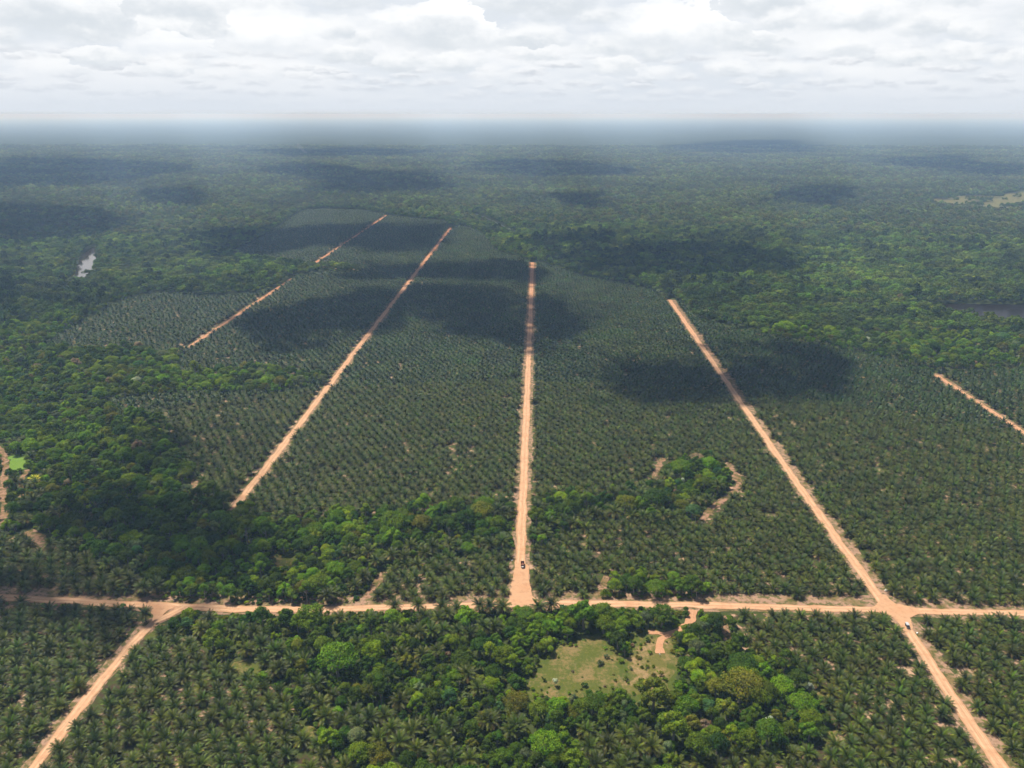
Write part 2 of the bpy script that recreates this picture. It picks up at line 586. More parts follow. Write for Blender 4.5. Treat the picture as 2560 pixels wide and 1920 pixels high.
def soil_material():
    m, t, out = material('plantation_soil')
    p = world_pos(t)
    n1 = t.noise(p, 0.035, 5, 0.6)
    n2 = t.noise(p, 0.16, 4, 0.6)
    n3 = t.noise(p, 0.9, 3, 0.6)
    soil = t.mixc(n3, (0.30, 0.175, 0.105, 1), (0.46, 0.31, 0.20, 1))
    litter = t.mixc(n3, (0.030, 0.022, 0.012, 1), (0.075, 0.05, 0.028, 1))  # litter and weed, both darkened further to carry shade under the crowns
    weed = t.mixc(n3, (0.026, 0.040, 0.008, 1), (0.065, 0.080, 0.016, 1))
    c = t.mixc(t.ramp(n2, 0.42, 0.60), weed, litter)
    c = t.mixc(t.ramp(t.math('ADD', t.math('MULTIPLY', n1, 0.55), t.math('MULTIPLY', n2, 0.5)), 0.535, 0.62), c, soil)
    b = t.node('ShaderNodeBsdfPrincipled', ins={'Base Color': c, 'Roughness': 0.95, 'Specular IOR Level': 0.1})
    t.l.new(b.outputs[0], out.inputs[0])
    return m


def floor_material():
    m, t, out = material('forest_floor')
    p = world_pos(t)
    n1 = t.noise(p, 0.05, 5, 0.6)
    n3 = t.noise(p, 0.6, 4, 0.65)
    c = t.mixc(n3, (0.020, 0.030, 0.008, 1), (0.070, 0.085, 0.022, 1))
    c = t.mixc(t.ramp(n1, 0.60, 0.72), c, (0.12, 0.11, 0.04, 1))
    b = t.node('ShaderNodeBsdfPrincipled', ins={'Base Color': c, 'Roughness': 0.95, 'Specular IOR Level': 0.1})
    t.l.new(b.outputs[0], out.inputs[0])
    return m


def grass_material(name, a, bcol, dry, lo=0.45, hi=0.62):
    m, t, out = material(name)
    p = world_pos(t)
    n1 = t.noise(p, 0.07, 5, 0.62)
    n2 = t.noise(p, 0.45, 5, 0.65)
    n3 = t.noise(p, 2.2, 3, 0.6)
    c = t.mixc(n2, c4(a), c4(bcol))
    c = t.mixc(t.ramp(t.math('ADD', t.math('MULTIPLY', n1, 0.6), t.math('MULTIPLY', n2, 0.4)), lo, hi), c, c4(dry))
    c = t.mixc(t.ramp(n3, 0.35, 0.75, 0.0, 0.45), c, c4([v * 0.5 for v in a]))
    b = t.node('ShaderNodeBsdfPrincipled', ins={'Base Color': c, 'Roughness': 0.95, 'Specular IOR Level': 0.1})
    bump = t.node('ShaderNodeBump', ins={'Height': n3, 'Strength': 0.6, 'Distance': 0.4})
    t.l.new(bump.outputs[0], b.inputs['Normal'])
    t.l.new(b.outputs[0], out.inputs[0])
    return m


def road_material(name, verge=False, ruts=True):
    """the colour attribute carries: x = position across (-1..1), y = metres along, z = redder, darker tone"""
    m, t, out = material(name)
    p = world_pos(t)
    at = t.node('ShaderNodeAttribute', attribute_type='GEOMETRY', attribute_name='col')
    sep = t.node('ShaderNodeSeparateXYZ', ins={0: at.outputs['Vector']})
    ac = sep.outputs[0]
    st = t.node('ShaderNodeCombineXYZ', ins={0: t.math('MULTIPLY', ac, 3.2), 1: t.math('MULTIPLY', sep.outputs[1], 0.03), 2: 0.0}).outputs[0]
    streak = t.noise(st, 2.2, 4, 0.6)
    n1 = t.noise(p, 0.09, 5, 0.6)
    n2 = t.noise(p, 0.8, 4, 0.6)
    if verge:
        c = t.mixc(n2, (0.23, 0.135, 0.085, 1), (0.37, 0.235, 0.155, 1))
        c = t.mixc(t.ramp(n1, 0.46, 0.62), c, (0.17, 0.12, 0.05, 1))
        c = t.mixc(t.ramp(t.noise(p, 0.25, 4, 0.65), 0.46, 0.60, 0.0, 0.9), c, (0.075, 0.078, 0.020, 1))
    else:
        c = t.mixc(n2, (0.40, 0.225, 0.12, 1), (0.53, 0.325, 0.19, 1))
        if ruts:
            aa = t.math('ABSOLUTE', ac)
            rut = t.math('MULTIPLY', t.ramp(aa, 0.12, 0.34), t.ramp(aa, 0.56, 0.80, 1.0, 0.0))
            c = t.mixc(t.math('MULTIPLY', rut, 0.65), c, (0.58, 0.385, 0.235, 1))
            c = t.mixc(t.ramp(aa, 0.74, 1.0, 0.0, 0.55), c, (0.34, 0.18, 0.095, 1))
        c = t.mixc(t.ramp(streak, 0.42, 0.66, 0.0, 0.75), c, (0.36, 0.19, 0.10, 1))
        c = t.mixc(t.ramp(n1, 0.48, 0.68, 0.0, 0.65), c, (0.42, 0.22, 0.115, 1))
    c = t.mixc(t.ramp(t.noise(p, 0.33, 5, 0.65), 0.50, 0.66, 0.0, 0.42), c, t.mixc(1.0, c, (0.66, 0.58, 0.54, 1), 'MULTIPLY'))
    c = t.mixc(sep.outputs[2], c, t.mixc(1.0, c, (0.82, 0.60, 0.52, 1), 'MULTIPLY'))
    b = t.node('ShaderNodeBsdfPrincipled', ins={'Base Color': c, 'Roughness': 0.95, 'Specular IOR Level': 0.1})
    bump = t.node('ShaderNodeBump', ins={'Height': n2, 'Strength': 0.5, 'Distance': 0.3})
    t.l.new(bump.outputs[0], b.inputs['Normal'])
    t.l.new(b.outputs[0], out.inputs[0])
    return m


M_SOIL = soil_material()
M_FLOOR = floor_material()
M_GRASS = grass_material('meadow', (0.060, 0.080, 0.012), (0.115, 0.122, 0.024), (0.225, 0.155, 0.065), 0.45, 0.62)
M_DRY = grass_material('dry_meadow', (0.085, 0.090, 0.016), (0.16, 0.135, 0.04), (0.30, 0.195, 0.095), 0.46, 0.62)
M_SAV = grass_material('savanna', (0.07, 0.08, 0.02), (0.125, 0.115, 0.035), (0.20, 0.16, 0.065), 0.46, 0.62)
M_GREEN = grass_material('green_meadow', (0.10, 0.18, 0.02), (0.15, 0.25, 0.035), (0.2, 0.26, 0.06), 0.5, 0.7)
M_ROAD = road_material('dirt_road')
M_VERGE = road_material('road_verge', True)
M_PATH = road_material('dirt_path', False, False)


def water_material(spec=0.4, rough=0.10, base=(0.035, 0.026, 0.018, 1)):
    m, t, out = material('river_water')
    p = world_pos(t)
    b = t.node('ShaderNodeBsdfPrincipled', ins={'Base Color': base, 'Roughness': rough, 'Specular IOR Level': spec})
    bump = t.node('ShaderNodeBump', ins={'Height': t.noise(p, 0.4, 3), 'Strength': 0.02, 'Distance': 0.3})
    t.l.new(bump.outputs[0], b.inputs['Normal'])
    t.l.new(b.outputs[0], out.inputs[0])
    return m


M_WATER = water_material()
M_DARK_WATER = water_material(0.07, 0.3, (0.012, 0.009, 0.007, 1))  # dark, dull base stands in for the reflection of bank trees


# ------------------------------------------------------------------ ground, soil sheets, roads
def sheet(name, poly, z, mat, step=None, jit=0.0, kind='structure'):
    poly = np.asarray(poly, float)
    if step:
        closed = np.concatenate([poly, poly[:1]])
        poly = resample(closed, step)[:-1]
        poly = poly + rng.normal(0, jit, poly.shape)
    vs = [Vector((x, y, 0)) for x, y in poly]
    tr = tessellate_polygon([vs])
    me = np_mesh(name, [(x, y, z) for x, y in poly], None, np.array([tuple(t) for t in tr]), [mat], None, np.zeros((len(poly), 3)))
    bm = bmesh.new()
    bm.from_mesh(me)
    for f in bm.faces:
        if f.normal.z < 0:
            f.normal_flip()
    bm.to_mesh(me)
    bm.free()
    o = bpy.data.objects.new(name, me)
    COL.objects.link(o)
    if kind:
        o['kind'] = kind
    return o


def strip(name, line, hw, z, mat, step=4.0, jit=0.35, red=0.0, side=(1.0, 1.0), n_across=8):
    c = resample(line, step)
    d = np.gradient(c, axis=0)
    d /= np.linalg.norm(d, axis=1)[:, None]
    nrm = np.stack([-d[:, 1], d[:, 0]], 1)
    n = len(c)

    def wobble():
        a = np.convolve(rng.normal(0, 1, n + 2), [0.25, 0.5, 0.25], 'valid') + np.convolve(rng.normal(0, 1, n + 8), np.ones(9) / 4.0, 'valid')
        return a * jit
    L = hw * side[0] + wobble()
    Rr = hw * side[1] + wobble()
    s = np.arange(n) * step
    V, C = [], []
    for k in range(n_across + 1):
        f = -1 + 2 * k / n_across
        off = np.where(f < 0, f * L, f * Rr)
        p = c - nrm * off[:, None]
        V.append(np.concatenate([p, np.full((n, 1), z)], 1))
        C.append(np.stack([np.full(n, f), s, np.clip(red + (c[:, 1] - 800) / 1500, red, 0.85)], 1))
    V = np.concatenate(V)
    C = np.concatenate(C)
    i = np.arange(n - 1)
    Q = np.concatenate([np.stack([k * n + i, (k + 1) * n + i, (k + 1) * n + i + 1, k * n + i + 1], 1) for k in range(n_across)])
    me = np_mesh(name, V, Q, None, [mat], None, C)
    bm = bmesh.new()
    bm.from_mesh(me)
    for f in bm.faces:
        if f.normal.z < 0:
            f.normal_flip()
    bm.to_mesh(me)
    bm.free()
    o = bpy.data.objects.new(name, me)
    COL.objects.link(o)
    o['kind'] = 'structure'
    return o


S = 178000.0
g = Geo()
g.add([(-S, -1800, 0), (S, -1800, 0), (S, S, 0), (-S, S, 0)], Q=[(0, 1, 2, 3)])
o = g.obj('ground', [M_FLOOR])
o['kind'] = 'structure'
for key, poly in BLOCKS.items():
    sheet('plantation_soil', poly, 0.05, M_SOIL, 8.0, 1.2)
for i_, poly in enumerate(ISLANDS):
    sheet('woodland_floor', poly, 0.09, M_FLOOR, 8.0, 1.2)
M_SCRUB = grass_material('scrub_grass', (0.050, 0.075, 0.010), (0.095, 0.110, 0.020), (0.19, 0.14, 0.055), 0.46, 0.64)
sheet('scrub_grass', P([(1120, 1508), (1150, 1450), (1180, 1412), (1220, 1388), (1262, 1374), (1300, 1366), (1350, 1380), (1390, 1362), (1440, 1356), (1470, 1384), (1470, 1440), (1462, 1490), (1440, 1530), (1380, 1526), (1330, 1516), (1250, 1514), (1180, 1520)]), 0.11, M_SCRUB, 4.0, 1.6)
for nm, poly in CLEARINGS:
    sheet('savanna_clearing' if poly[:, 1].max() > 1800 else nm, poly, 0.15, M_SAV if poly[:, 1].max() > 1800 else {'grass_clearing': M_GRASS, 'dry_clearing': M_DRY, 'green_clearing': M_GREEN}[nm], 3.0, 1.9)
for q, poly in enumerate(WATERS):
    sheet('river_water', poly, 0.18, M_WATER if q == 0 else M_DARK_WATER, 10.0, 1.0)
for q, (nm, line, hw, vw) in enumerate(ROADS):
    sd = (1.0, 1.0)
    if nm == 'right_road':
        sd = (1.35, 0.8)
    if nm == 'cross_road':
        sd = (1.75, 0.75)
    if nm == 'left_road':
        sd = (0.8, 1.2)
    strip('road_verge', line, vw, 0.20 + 0.012 * q, M_VERGE, 4.0, 0.7, 0.0, sd)
for q, (nm, line, hw) in enumerate(TRACKS):
    strip(nm, line, hw * 0.9, 0.32 + 0.006 * q, M_PATH if q < 2 else M_VERGE, 2.0, 0.6, 0.3)
for q, (nm, line, hw, vw) in enumerate(ROADS):
    strip(nm, line, hw, 0.40 + 0.012 * q, M_ROAD, 3.0, 0.42, 0.35 if nm.startswith('far') else 0.0)
for q, poly in enumerate(JUNCTIONS):
    o = sheet('road_junction', poly, 0.52 + 0.01 * q, M_PATH, 2.5, 0.35)


# ------------------------------------------------------------------ plants: meshes
def make_frond(az, el0, length, droop, width, nseg, leaflets, r):
    """one feather frond: midrib curve, two ranks of leaflets"""
    t = np.linspace(0, 1, nseg + 1)
    ang = el0 - droop * t ** 1.25
    ds = length / nseg
    rr = np.concatenate([[0], np.cumsum(np.cos((ang[1:] + ang[:-1]) / 2) * ds)])
    zz = np.concatenate([[0], np.cumsum(np.sin((ang[1:] + ang[:-1]) / 2) * ds)])
    ca, sa = math.cos(az), math.sin(az)
    rib = np.stack([rr * ca, rr * sa, zz], 1)
    side = np.array([-sa, ca, 0.0])
    return t, ang, rib, side


def palm_crown(seed, nf, near, length=4.6, spread=1.0):
    r = np.random.default_rng(seed)
    g = Geo()
    for i in range(nf):
        f = i / (nf - 1)                       # 0 = youngest, upright; 1 = oldest, hanging
        az = i * 2.39996 + r.normal(0, 0.18)
        el0 = R(74) * (1 - f) ** 1.2 + R(-14) * f + r.normal(0, 0.08)
        L = length * (0.72 + 0.34 * math.sin(math.pi * min(1, 0.25 + f * 0.7))) * r.uniform(0.88, 1.08)
        droop = R(36) + R(28) * f + r.normal(0, 0.12)
        wd = 0.86 * r.uniform(0.9, 1.15)
        nseg = 10 if near else 4
        t, ang, rib, side = make_frond(az, el0, L, droop, wd, nseg, near, r)
        rib = rib + np.array([0.18 * math.cos(az), 0.18 * math.sin(az), 0.0])
        g1 = np.array([0.032, 0.056, 0.004])
        g2 = np.array([0.080, 0.083, 0.008])
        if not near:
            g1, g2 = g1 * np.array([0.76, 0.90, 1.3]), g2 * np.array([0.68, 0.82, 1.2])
        c = g1 * (1 - f) + g2 * f
        c = c * math.exp(r.normal(-0.05, 0.36)) * np.array([r.uniform(0.88, 1.16), 1, r.uniform(0.8, 1.25)])
        if f > 0.72 and r.random() < 0.28:
            c = np.array([0.26, 0.19, 0.055]) * r.uniform(0.6, 1.1)
        if f > 0.88 and r.random() < 0.35:
            c = np.array([0.20, 0.125, 0.065]) * r.uniform(0.6, 1.0)
        prof = np.sin(np.pi * np.clip(0.10 + 0.86 * t, 0, 1)) ** 0.55 * wd
        up = np.array([0, 0, 1.0])
        if near:
            V, T = [], []
            k = 0
            for j in range(1, nseg + 1):
                dirv = rib[j] - rib[j - 1]
                dirv /= np.linalg.norm(dirv)
                for sgn in (-1, 1):
                    for h in (0.1, 0.6):
                        base = rib[j - 1] + (rib[j] - rib[j - 1]) * h
                        b2 = rib[j - 1] + (rib[j] - rib[j - 1]) * (h + 0.40)
                        w = prof[j] * r.uniform(0.85, 1.12)
                        tip = (base + b2) / 2 + side * sgn * w + dirv * w * 0.55 - up * w * r.uniform(0.05, 0.45)
                        t2 = tip + dirv * 0.10 - side * sgn * 0.05
                        V += [base, b2, t2, tip]
                        T.append((k, k + 1, k + 2, k + 3) if sgn > 0 else (k + 1, k, k + 3, k + 2))
                        k += 4
            V = np.array(V)
            vc = np.repeat(r.uniform(0.75, 1.25, len(T)), 4)[:, None] * c
            g.add(V, Q=T, C=vc)
            wv = 0.045
            rv = np.concatenate([rib - side * wv + up * 0.03, rib + side * wv + up * 0.03])
            n = nseg + 1
            g.add(rv, Q=[(j, n + j, n + j + 1, j + 1) for j in range(nseg)], C=np.minimum(c * np.array([1.7, 1.5, 1.3]), 0.35))
        else:
            n = nseg + 1
            sag = up[None] * (prof * 0.30)[:, None]
            V = np.concatenate([rib, rib + side[None] * (prof * 0.82)[:, None] - sag, rib - side[None] * (prof * 0.82)[:, None] - sag])
            Q = [(j, n + j, n + j + 1, j + 1) for j in range(nseg)] + [(j, j + 1, 2 * n + j + 1, 2 * n + j) for j in range(nseg)]
            g.add(V, Q=Q, C=c)
    # the heart: bunch of leaf bases
    return g


def palm_trunk_geo(seed, h):
    r = np.random.default_rng(seed)
    zz = np.linspace(0, h, 7)
    lean = r.normal(0, 0.03, 2)
    pts = np.stack([zz * lean[0], zz * lean[1], zz], 1)
    rad = np.array([0.44, 0.37, 0.34, 0.33, 0.34, 0.40, 0.30])
    V, Q = tube(pts, rad * r.uniform(0.95, 1.1), 8)
    g = Geo()
    g.add(V, Q=Q, C=(1, 1, 1))
    # old leaf bases standing off the trunk
    Vb, Tb = [], []
    k = 0
    for i in range(26):
        a = i * 2.4
        z = h * (0.12 + 0.88 * i / 26)
        p = np.array([math.cos(a) * 0.32, math.sin(a) * 0.32, z]) + np.array([z * lean[0], z * lean[1], 0])
        o = np.array([math.cos(a), math.sin(a), 1.1]) * 0.26
        s = np.array([-math.sin(a), math.cos(a), 0]) * 0.10
        Vb += [p - s, p + s, p + o]
        Tb.append((k, k + 1, k + 2))
        k += 3
    g.add(Vb, T=Tb, C=(1.3, 1.2, 1.1))
    return g


def tree_crown(seed, Rr, Hh, zc, nl, nleaf, leaf, flat=0.0, gap=0.0):
    """crown of many leaf faces laid over uneven lobes; Rr: radius, Hh: half height, zc: height of its centre"""
    r = np.random.default_rng(seed)
    g = Geo()
    cs, rs = [], []
    for i in range(nl):
        a = i * 2.39996 + r.uniform(-0.5, 0.5)
        f = math.sqrt((i + 0.35) / nl)
        rad = Rr * (0.74 * f) * r.uniform(0.78, 1.14)
        z = Hh * ((1 - f * f) * (0.62 - 0.4 * flat) + r.uniform(-0.24, 0.20)) - Hh * 0.12 * f
        cs.append((math.cos(a) * rad, math.sin(a) * rad, z))
        rs.append(Rr * r.uniform(0.17, 0.44) * (1 - 0.15 * f))
    cs, rs = np.array(cs), np.array(rs)
    w = rs ** 2
    idx = r.choice(nl, nleaf, p=w / w.sum())
    d = r.normal(0, 1, (nleaf, 3))
    d[:, 2] += 0.45
    d /= np.linalg.norm(d, axis=1)[:, None]
    rad = rs[idx] * (1 - 0.35 * r.random(nleaf) ** 2.2) * (1 + 0.10 * np.sin(7 * d[:, 0] + seed) * np.sin(6 * d[:, 1] + 2))
    sq = np.array([1.0, 1.0, 0.80 - 0.28 * flat])
    c = cs[idx] + d * rad[:, None] * sq
    # drop leaves buried inside other lobes
    keep = np.ones(nleaf, bool)
    for k in range(nl):
        q = (c - cs[k]) / sq
        keep &= ~((np.linalg.norm(q, axis=1) < rs[k] * 0.70) & (idx != k))
    c, d, idx = c[keep], d[keep], idx[keep]
    n = len(c)
    c = c + r.normal(0, 0.035 * Rr, (n, 3))
    nn = d + r.normal(0, 0.42, (n, 3))
    nn[:, 2] += 0.25
    nn /= np.linalg.norm(nn, axis=1)[:, None]
    u = np.cross(nn, r.normal(0, 1, (n, 3)))
    u /= np.linalg.norm(u, axis=1)[:, None]
    v = np.cross(nn, u)
    sz = leaf * r.uniform(0.6, 1.35, n)[:, None]
    c = c + np.array([0, 0, zc])
    bend = nn * sz * 0.18
    V = np.stack([c - u * sz * 0.62, c - v * sz * 0.40 + bend, c + u * sz * 0.62, c + v * sz * 0.40 + bend], 1).reshape(-1, 3)
    Q = np.arange(4 * n).reshape(-1, 4)
    lobe = r.uniform(0.84, 1.18, (nl, 1)) * np.stack([r.uniform(0.90, 1.14, nl), np.ones(nl), r.uniform(0.85, 1.15, nl)], 1)
    col = lobe[idx] * r.uniform(0.78, 1.26, (n, 1)) * np.stack([r.uniform(0.88, 1.16, n), np.ones(n), r.uniform(0.8, 1.2, n)], 1)
    g.add(V, Q=Q, C=np.repeat(col, 4, 0))
    return g, cs + np.array([0, 0, zc]), rs


def tree_wood(seed, Rr, zc, cs, rs, nlimb, sides=6):
    r = np.random.default_rng(seed + 500)
    g = Geo()
    fork = np.array([r.normal(0, 0.3), r.normal(0, 0.3), zc * 0.62])
    base = np.array([0, 0, -0.2])
    mid = (base + fork) / 2 + np.array([r.normal(0, 0.15), r.normal(0, 0.15), 0])
    r0 = 0.055 * Rr + 0.10
    V, Q = tube([base, base + (0, 0, 0.5), mid, fork], [r0 * 1.5, r0 * 1.1, r0 * 0.9, r0 * 0.75], sides)
    g.add(V, Q=Q)
    for k in np.argsort(-rs)[:nlimb]:
        e = cs[k]
        m = fork * 0.45 + e * 0.55 + np.array([0, 0, -0.5])
        V, Q = tube([fork, m, e], [r0 * 0.55, r0 * 0.36, r0 * 0.12], 5)
        g.add(V, Q=Q)
    return g


def lob_mesh(seed, nleaf, leaf):
    return tree_crown(seed, 5.0, 3.6, 9.5, 9, nleaf, leaf)


# near trees: (radius, half height, height of crown centre, lobes, leaves, leaf size, flatness, shape word)
TREE_SPECS = [
    (4.6, 3.8, 6.2, 15, 2600, 0.50, 0.0, 'round'),
    (3.6, 3.6, 5.6, 12, 2000, 0.46, 0.0, 'round'),
    (5.6, 3.8, 6.8, 22, 3300, 0.54, 0.2, 'broad'),
    (6.8, 3.4, 7.4, 30, 4000, 0.56, 0.5, 'spreading'),
    (2.9, 3.8, 5.4, 8, 1600, 0.44, 0.0, 'narrow'),
    (4.2, 4.6, 8.6, 16, 2400, 0.50, 0.0, 'tall'),
    (3.3, 2.6, 3.2, 8, 1700, 0.44, 0.1, 'low'),
]
TREES = []
for i, (tr, th, tz, nl, nlf, ls, fl, word) in enumerate(TREE_SPECS):
    cg, cs, rs = tree_crown(40 + i, tr, th, tz, nl, nlf, ls, fl)
    wg = tree_wood(40 + i, tr, tz, cs, rs, 6)
    TREES.append(dict(r=tr, h=tz + th, word=word, crown=cg, wood=wg))
BARE = []
cg, cs, rs = tree_crown(77, 3.6, 3.4, 7.6, 9, 420, 0.36, 0.0)
wg = tree_wood(77, 3.6, 7.6, cs, rs, 9)

FARTREES = []
for i, (tr, th, tz) in enumerate([(4.6, 3.4, 9.0), (5.8, 3.4, 10.5), (3.6, 3.2, 7.5), (5.0, 4.2, 11.5)]):
    cg, cs, rs = tree_crown(90 + i, tr, th, tz, 9, 330, 1.15, 0.1)
    FARTREES.append(cg.arrays())
VFAR = []
for i, (tr, th, tz) in enumerate([(5.0, 3.4, 9.5), (6.2, 3.6, 10.8), (4.0, 3.4, 8.0)]):
    cg, cs, rs = tree_crown(120 + i, tr, th, tz, 7, 150, 1.9, 0.1)
    VFAR.append(cg.arrays())

TINTS = {
    'deep green': (0.045, 0.088, 0.0042),
    'mid green': (0.083, 0.137, 0.0052),
    'fresh green': (0.117, 0.194, 0.0052),
    'lime green': (0.176, 0.248, 0.0063),
    'olive green': (0.123, 0.134, 0.0094),
    'grey green': (0.117, 0.153, 0.0575),
    'blue green': (0.053, 0.121, 0.0355),
    'silvery': (0.330, 0.364, 0.2508),
    'dry brown': (0.224, 0.171, 0.0993),
}
TNAMES = list(TINTS)
TPROB = np.array([0.25, 0.34, 0.21, 0.035, 0.09, 0.040, 0.02, 0.003, 0.008])
TPROB = TPROB / TPROB.sum()

SHRUBS = []
for i in range(4):
    cg, cs, rs = tree_crown(150 + i, 1.7, 1.1, 1.15, 6, 520, 0.34, 0.1)
    SHRUBS.append(cg)

PALM_N = 5
PALM_CROWNS = [palm_crown(10 + i, 40, True, 5.4) for i in range(PALM_N)]
PALM_TRUNKS = [palm_trunk_geo(20 + i, 1.0) for i in range(3)]
PALM_FAR = [palm_crown(30 + i, 30, False, 5.3) for i in range(5)]


# ------------------------------------------------------------------ where things stand
AX, AY = 9.0, 7.794


def lattice():
    j = np.arange(int(200 / AY), int(2700 / AY))
    i = np.arange(-130, 150)
    I, J = np.meshgrid(i, j)
    return I.ravel(), J.ravel()


LI, LJ = lattice()
hsh = np.random.default_rng(5)
LX = LI * AX + (LJ % 2) * AX / 2 + 2.0
LY = LJ * AY
JX = LX + hsh.normal(0, 0.8, LX.shape)
JY = LY + hsh.normal(0, 0.8, LX.shape)
fr = (np.abs(JX) < 0.82 * JY + 60) & (JY > 215)
LI, LJ, JX, JY = LI[fr], LJ[fr], JX[fr], JY[fr]
ok = palm_ok(JX, JY)
ok &= hsh.random(len(JX)) > 0.038
LI, LJ, JX, JY = LI[ok], LJ[ok], JX[ok], JY[ok]
_lf = (JX < -300) & (JY > 500)
JX = JX + np.where(_lf, hsh.normal(0, 1.5, len(JX)), 0)
JY = JY + np.where(_lf, hsh.normal(0, 1.5, len(JX)), 0)
palm_s = np.clip(hsh.normal(0.98, 0.09, len(JX)), 0.62, 1.16)
palm_h = hsh.uniform(2.2, 3.2, len(JX))

# tall old palms standing among the trees (read off the photograph; crown centres)
_tall = []


def z_tall(zx, zy, x0, y0, s, pts):
    for a, b in pts:
        _tall.append(((x0 + a / s) / K, (y0 + b / s) / K))


z_tall(0, 0, 600, 1100, 2.765, [(750, 770), (830, 775), (890, 760), (940, 815), (1050, 775), (1130, 780), (1180, 715), (1280, 765), (1330, 735), (1450, 700), (1500, 710), (1650, 695), (1730, 705), (1810, 695), (1780, 485), (1840, 490), (325, 500), (255, 510), (110, 495), (850, 925), (790, 985), (600, 1060), (640, 1040), (1555, 420), (380, 490),
                                (2060, 470), (2020, 630), (2110, 630), (2130, 560)])
z_tall(0, 0, 1300, 1050, 2.765, [(110, 590), (95, 770), (160, 760), (300, 690), (370, 705), (440, 650), (570, 640), (510, 635), (650, 640), (770, 640), (850, 640), (990, 650), (1060, 640), (930, 660), (640, 500), (710, 495), (780, 505), (840, 500), (910, 500), (460, 500), (510, 500), (1010, 370), (960, 440), (1370, 450), (1300, 530), (1210, 550), (1350, 270)])
z_tall(0, 0, 640, 1450, 3.352, [(1155, 420), (1265, 430), (1365, 420), (1470, 410), (1570, 410), (1530, 300), (1410, 290), (1610, 270), (850, 510), (160, 570), (40, 520), (65, 660), (290, 650), (400, 650), (200, 730), (370, 840), (500, 840), (535, 1030), (640, 930), (580, 1130), (720, 1180), (830, 1100), (860, 1200), (950, 1130), (1080, 1110), (1030, 1300), (1130, 1230), (1300, 1250), (1370, 1200), (1200, 1350), (1340, 1390), (1520, 1480), (1650, 1490), (1540, 1280), (1600, 1370), (1630, 1210), (1480, 1200), (1790, 1490), (1860, 900), (1770, 760), (1900, 380), (2000, 370), (1790, 430), (1690, 410), (1560, 210), (1680, 210), (1870, 200), (1960, 210), (2070, 210), (1160, 200), (1360, 190), (950, 310), (1220, 590), (1390, 600), (1520, 570), (1210, 985), (700, 300), (2140, 1250), (2190, 1200), (1910, 1150)])
z_tall(0, 0, 1200, 1450, 3.16, [(565, 180), (465, 200), (130, 350), (30, 360), (840, 1160), (1150, 1220), (1270, 1210), (1090, 1330), (1240, 1320), (1360, 1300), (870, 1300), (1010, 1270), (920, 1420), (1180, 1410), (1110, 1460), (1330, 1460), (290, 1150), (80, 1090)])
z_tall(0, 0, 0, 1000, 3.16, [(110, 340), (180, 300), (240, 440), (120, 640), (360, 590), (190, 790), (260, 790), (200, 920), (330, 900), (440, 860), (490, 880), (100, 930), (180, 640), (270, 640), (150, 470), (690, 940), (590, 1110), (830, 1090), (920, 1370), (1030, 1400), (890, 1440), (1230, 1460), (1130, 1470), (1170, 320), (1490, 690), (380, 400), (300, 720), (390, 1120), (520, 1120), (840, 1280), (1110, 1240)])
z_tall(0, 0, 0, 1450, 3.16, [(1590, 370), (1690, 350), (1650, 300), (1820, 330), (1940, 520), (2060, 490), (1900, 380), (2090, 610), (2170, 540), (2180, 680), (1140, 250), (2010, 390)])
z_tall(0, 0, 1660, 500, 2.458, [(850, 850), (960, 850), (1010, 860), (1090, 870), (1330, 890), (1550, 1000), (1640, 1000), (1720, 1005), (1800, 1010), (1880, 1005), (1960, 1000), (2050, 1000), (2130, 1010), (1430, 950), (490, 730), (420, 720), (350, 720), (1480, 930)])
TALL_H = 8.0
tp = G(np.array(_tall), TALL_H)
ok = road_clear(tp[:, 0], tp[:, 1], 2.5)
ok &= ~in_any([c for n_, c in CLEARINGS if n_ == 'green_clearing'], tp[:, 0], tp[:, 1] + 4) & ~in_any([c for n_, c in CLEARINGS if n_ == 'green_clearing'], tp[:, 0], tp[:, 1] + 11)
ok &= forest_ok(tp[:, 0], tp[:, 1] - 2.0, -2.0) | (np.arange(len(tp)) >= 0)
tp = tp[ok]
tall_s = hsh.uniform(0.95, 1.22, len(tp))
tall_h = hsh.uniform(5.5, 7.8, len(tp))

# broadleaf trees near enough to stand singly
NEAR = 1150.0


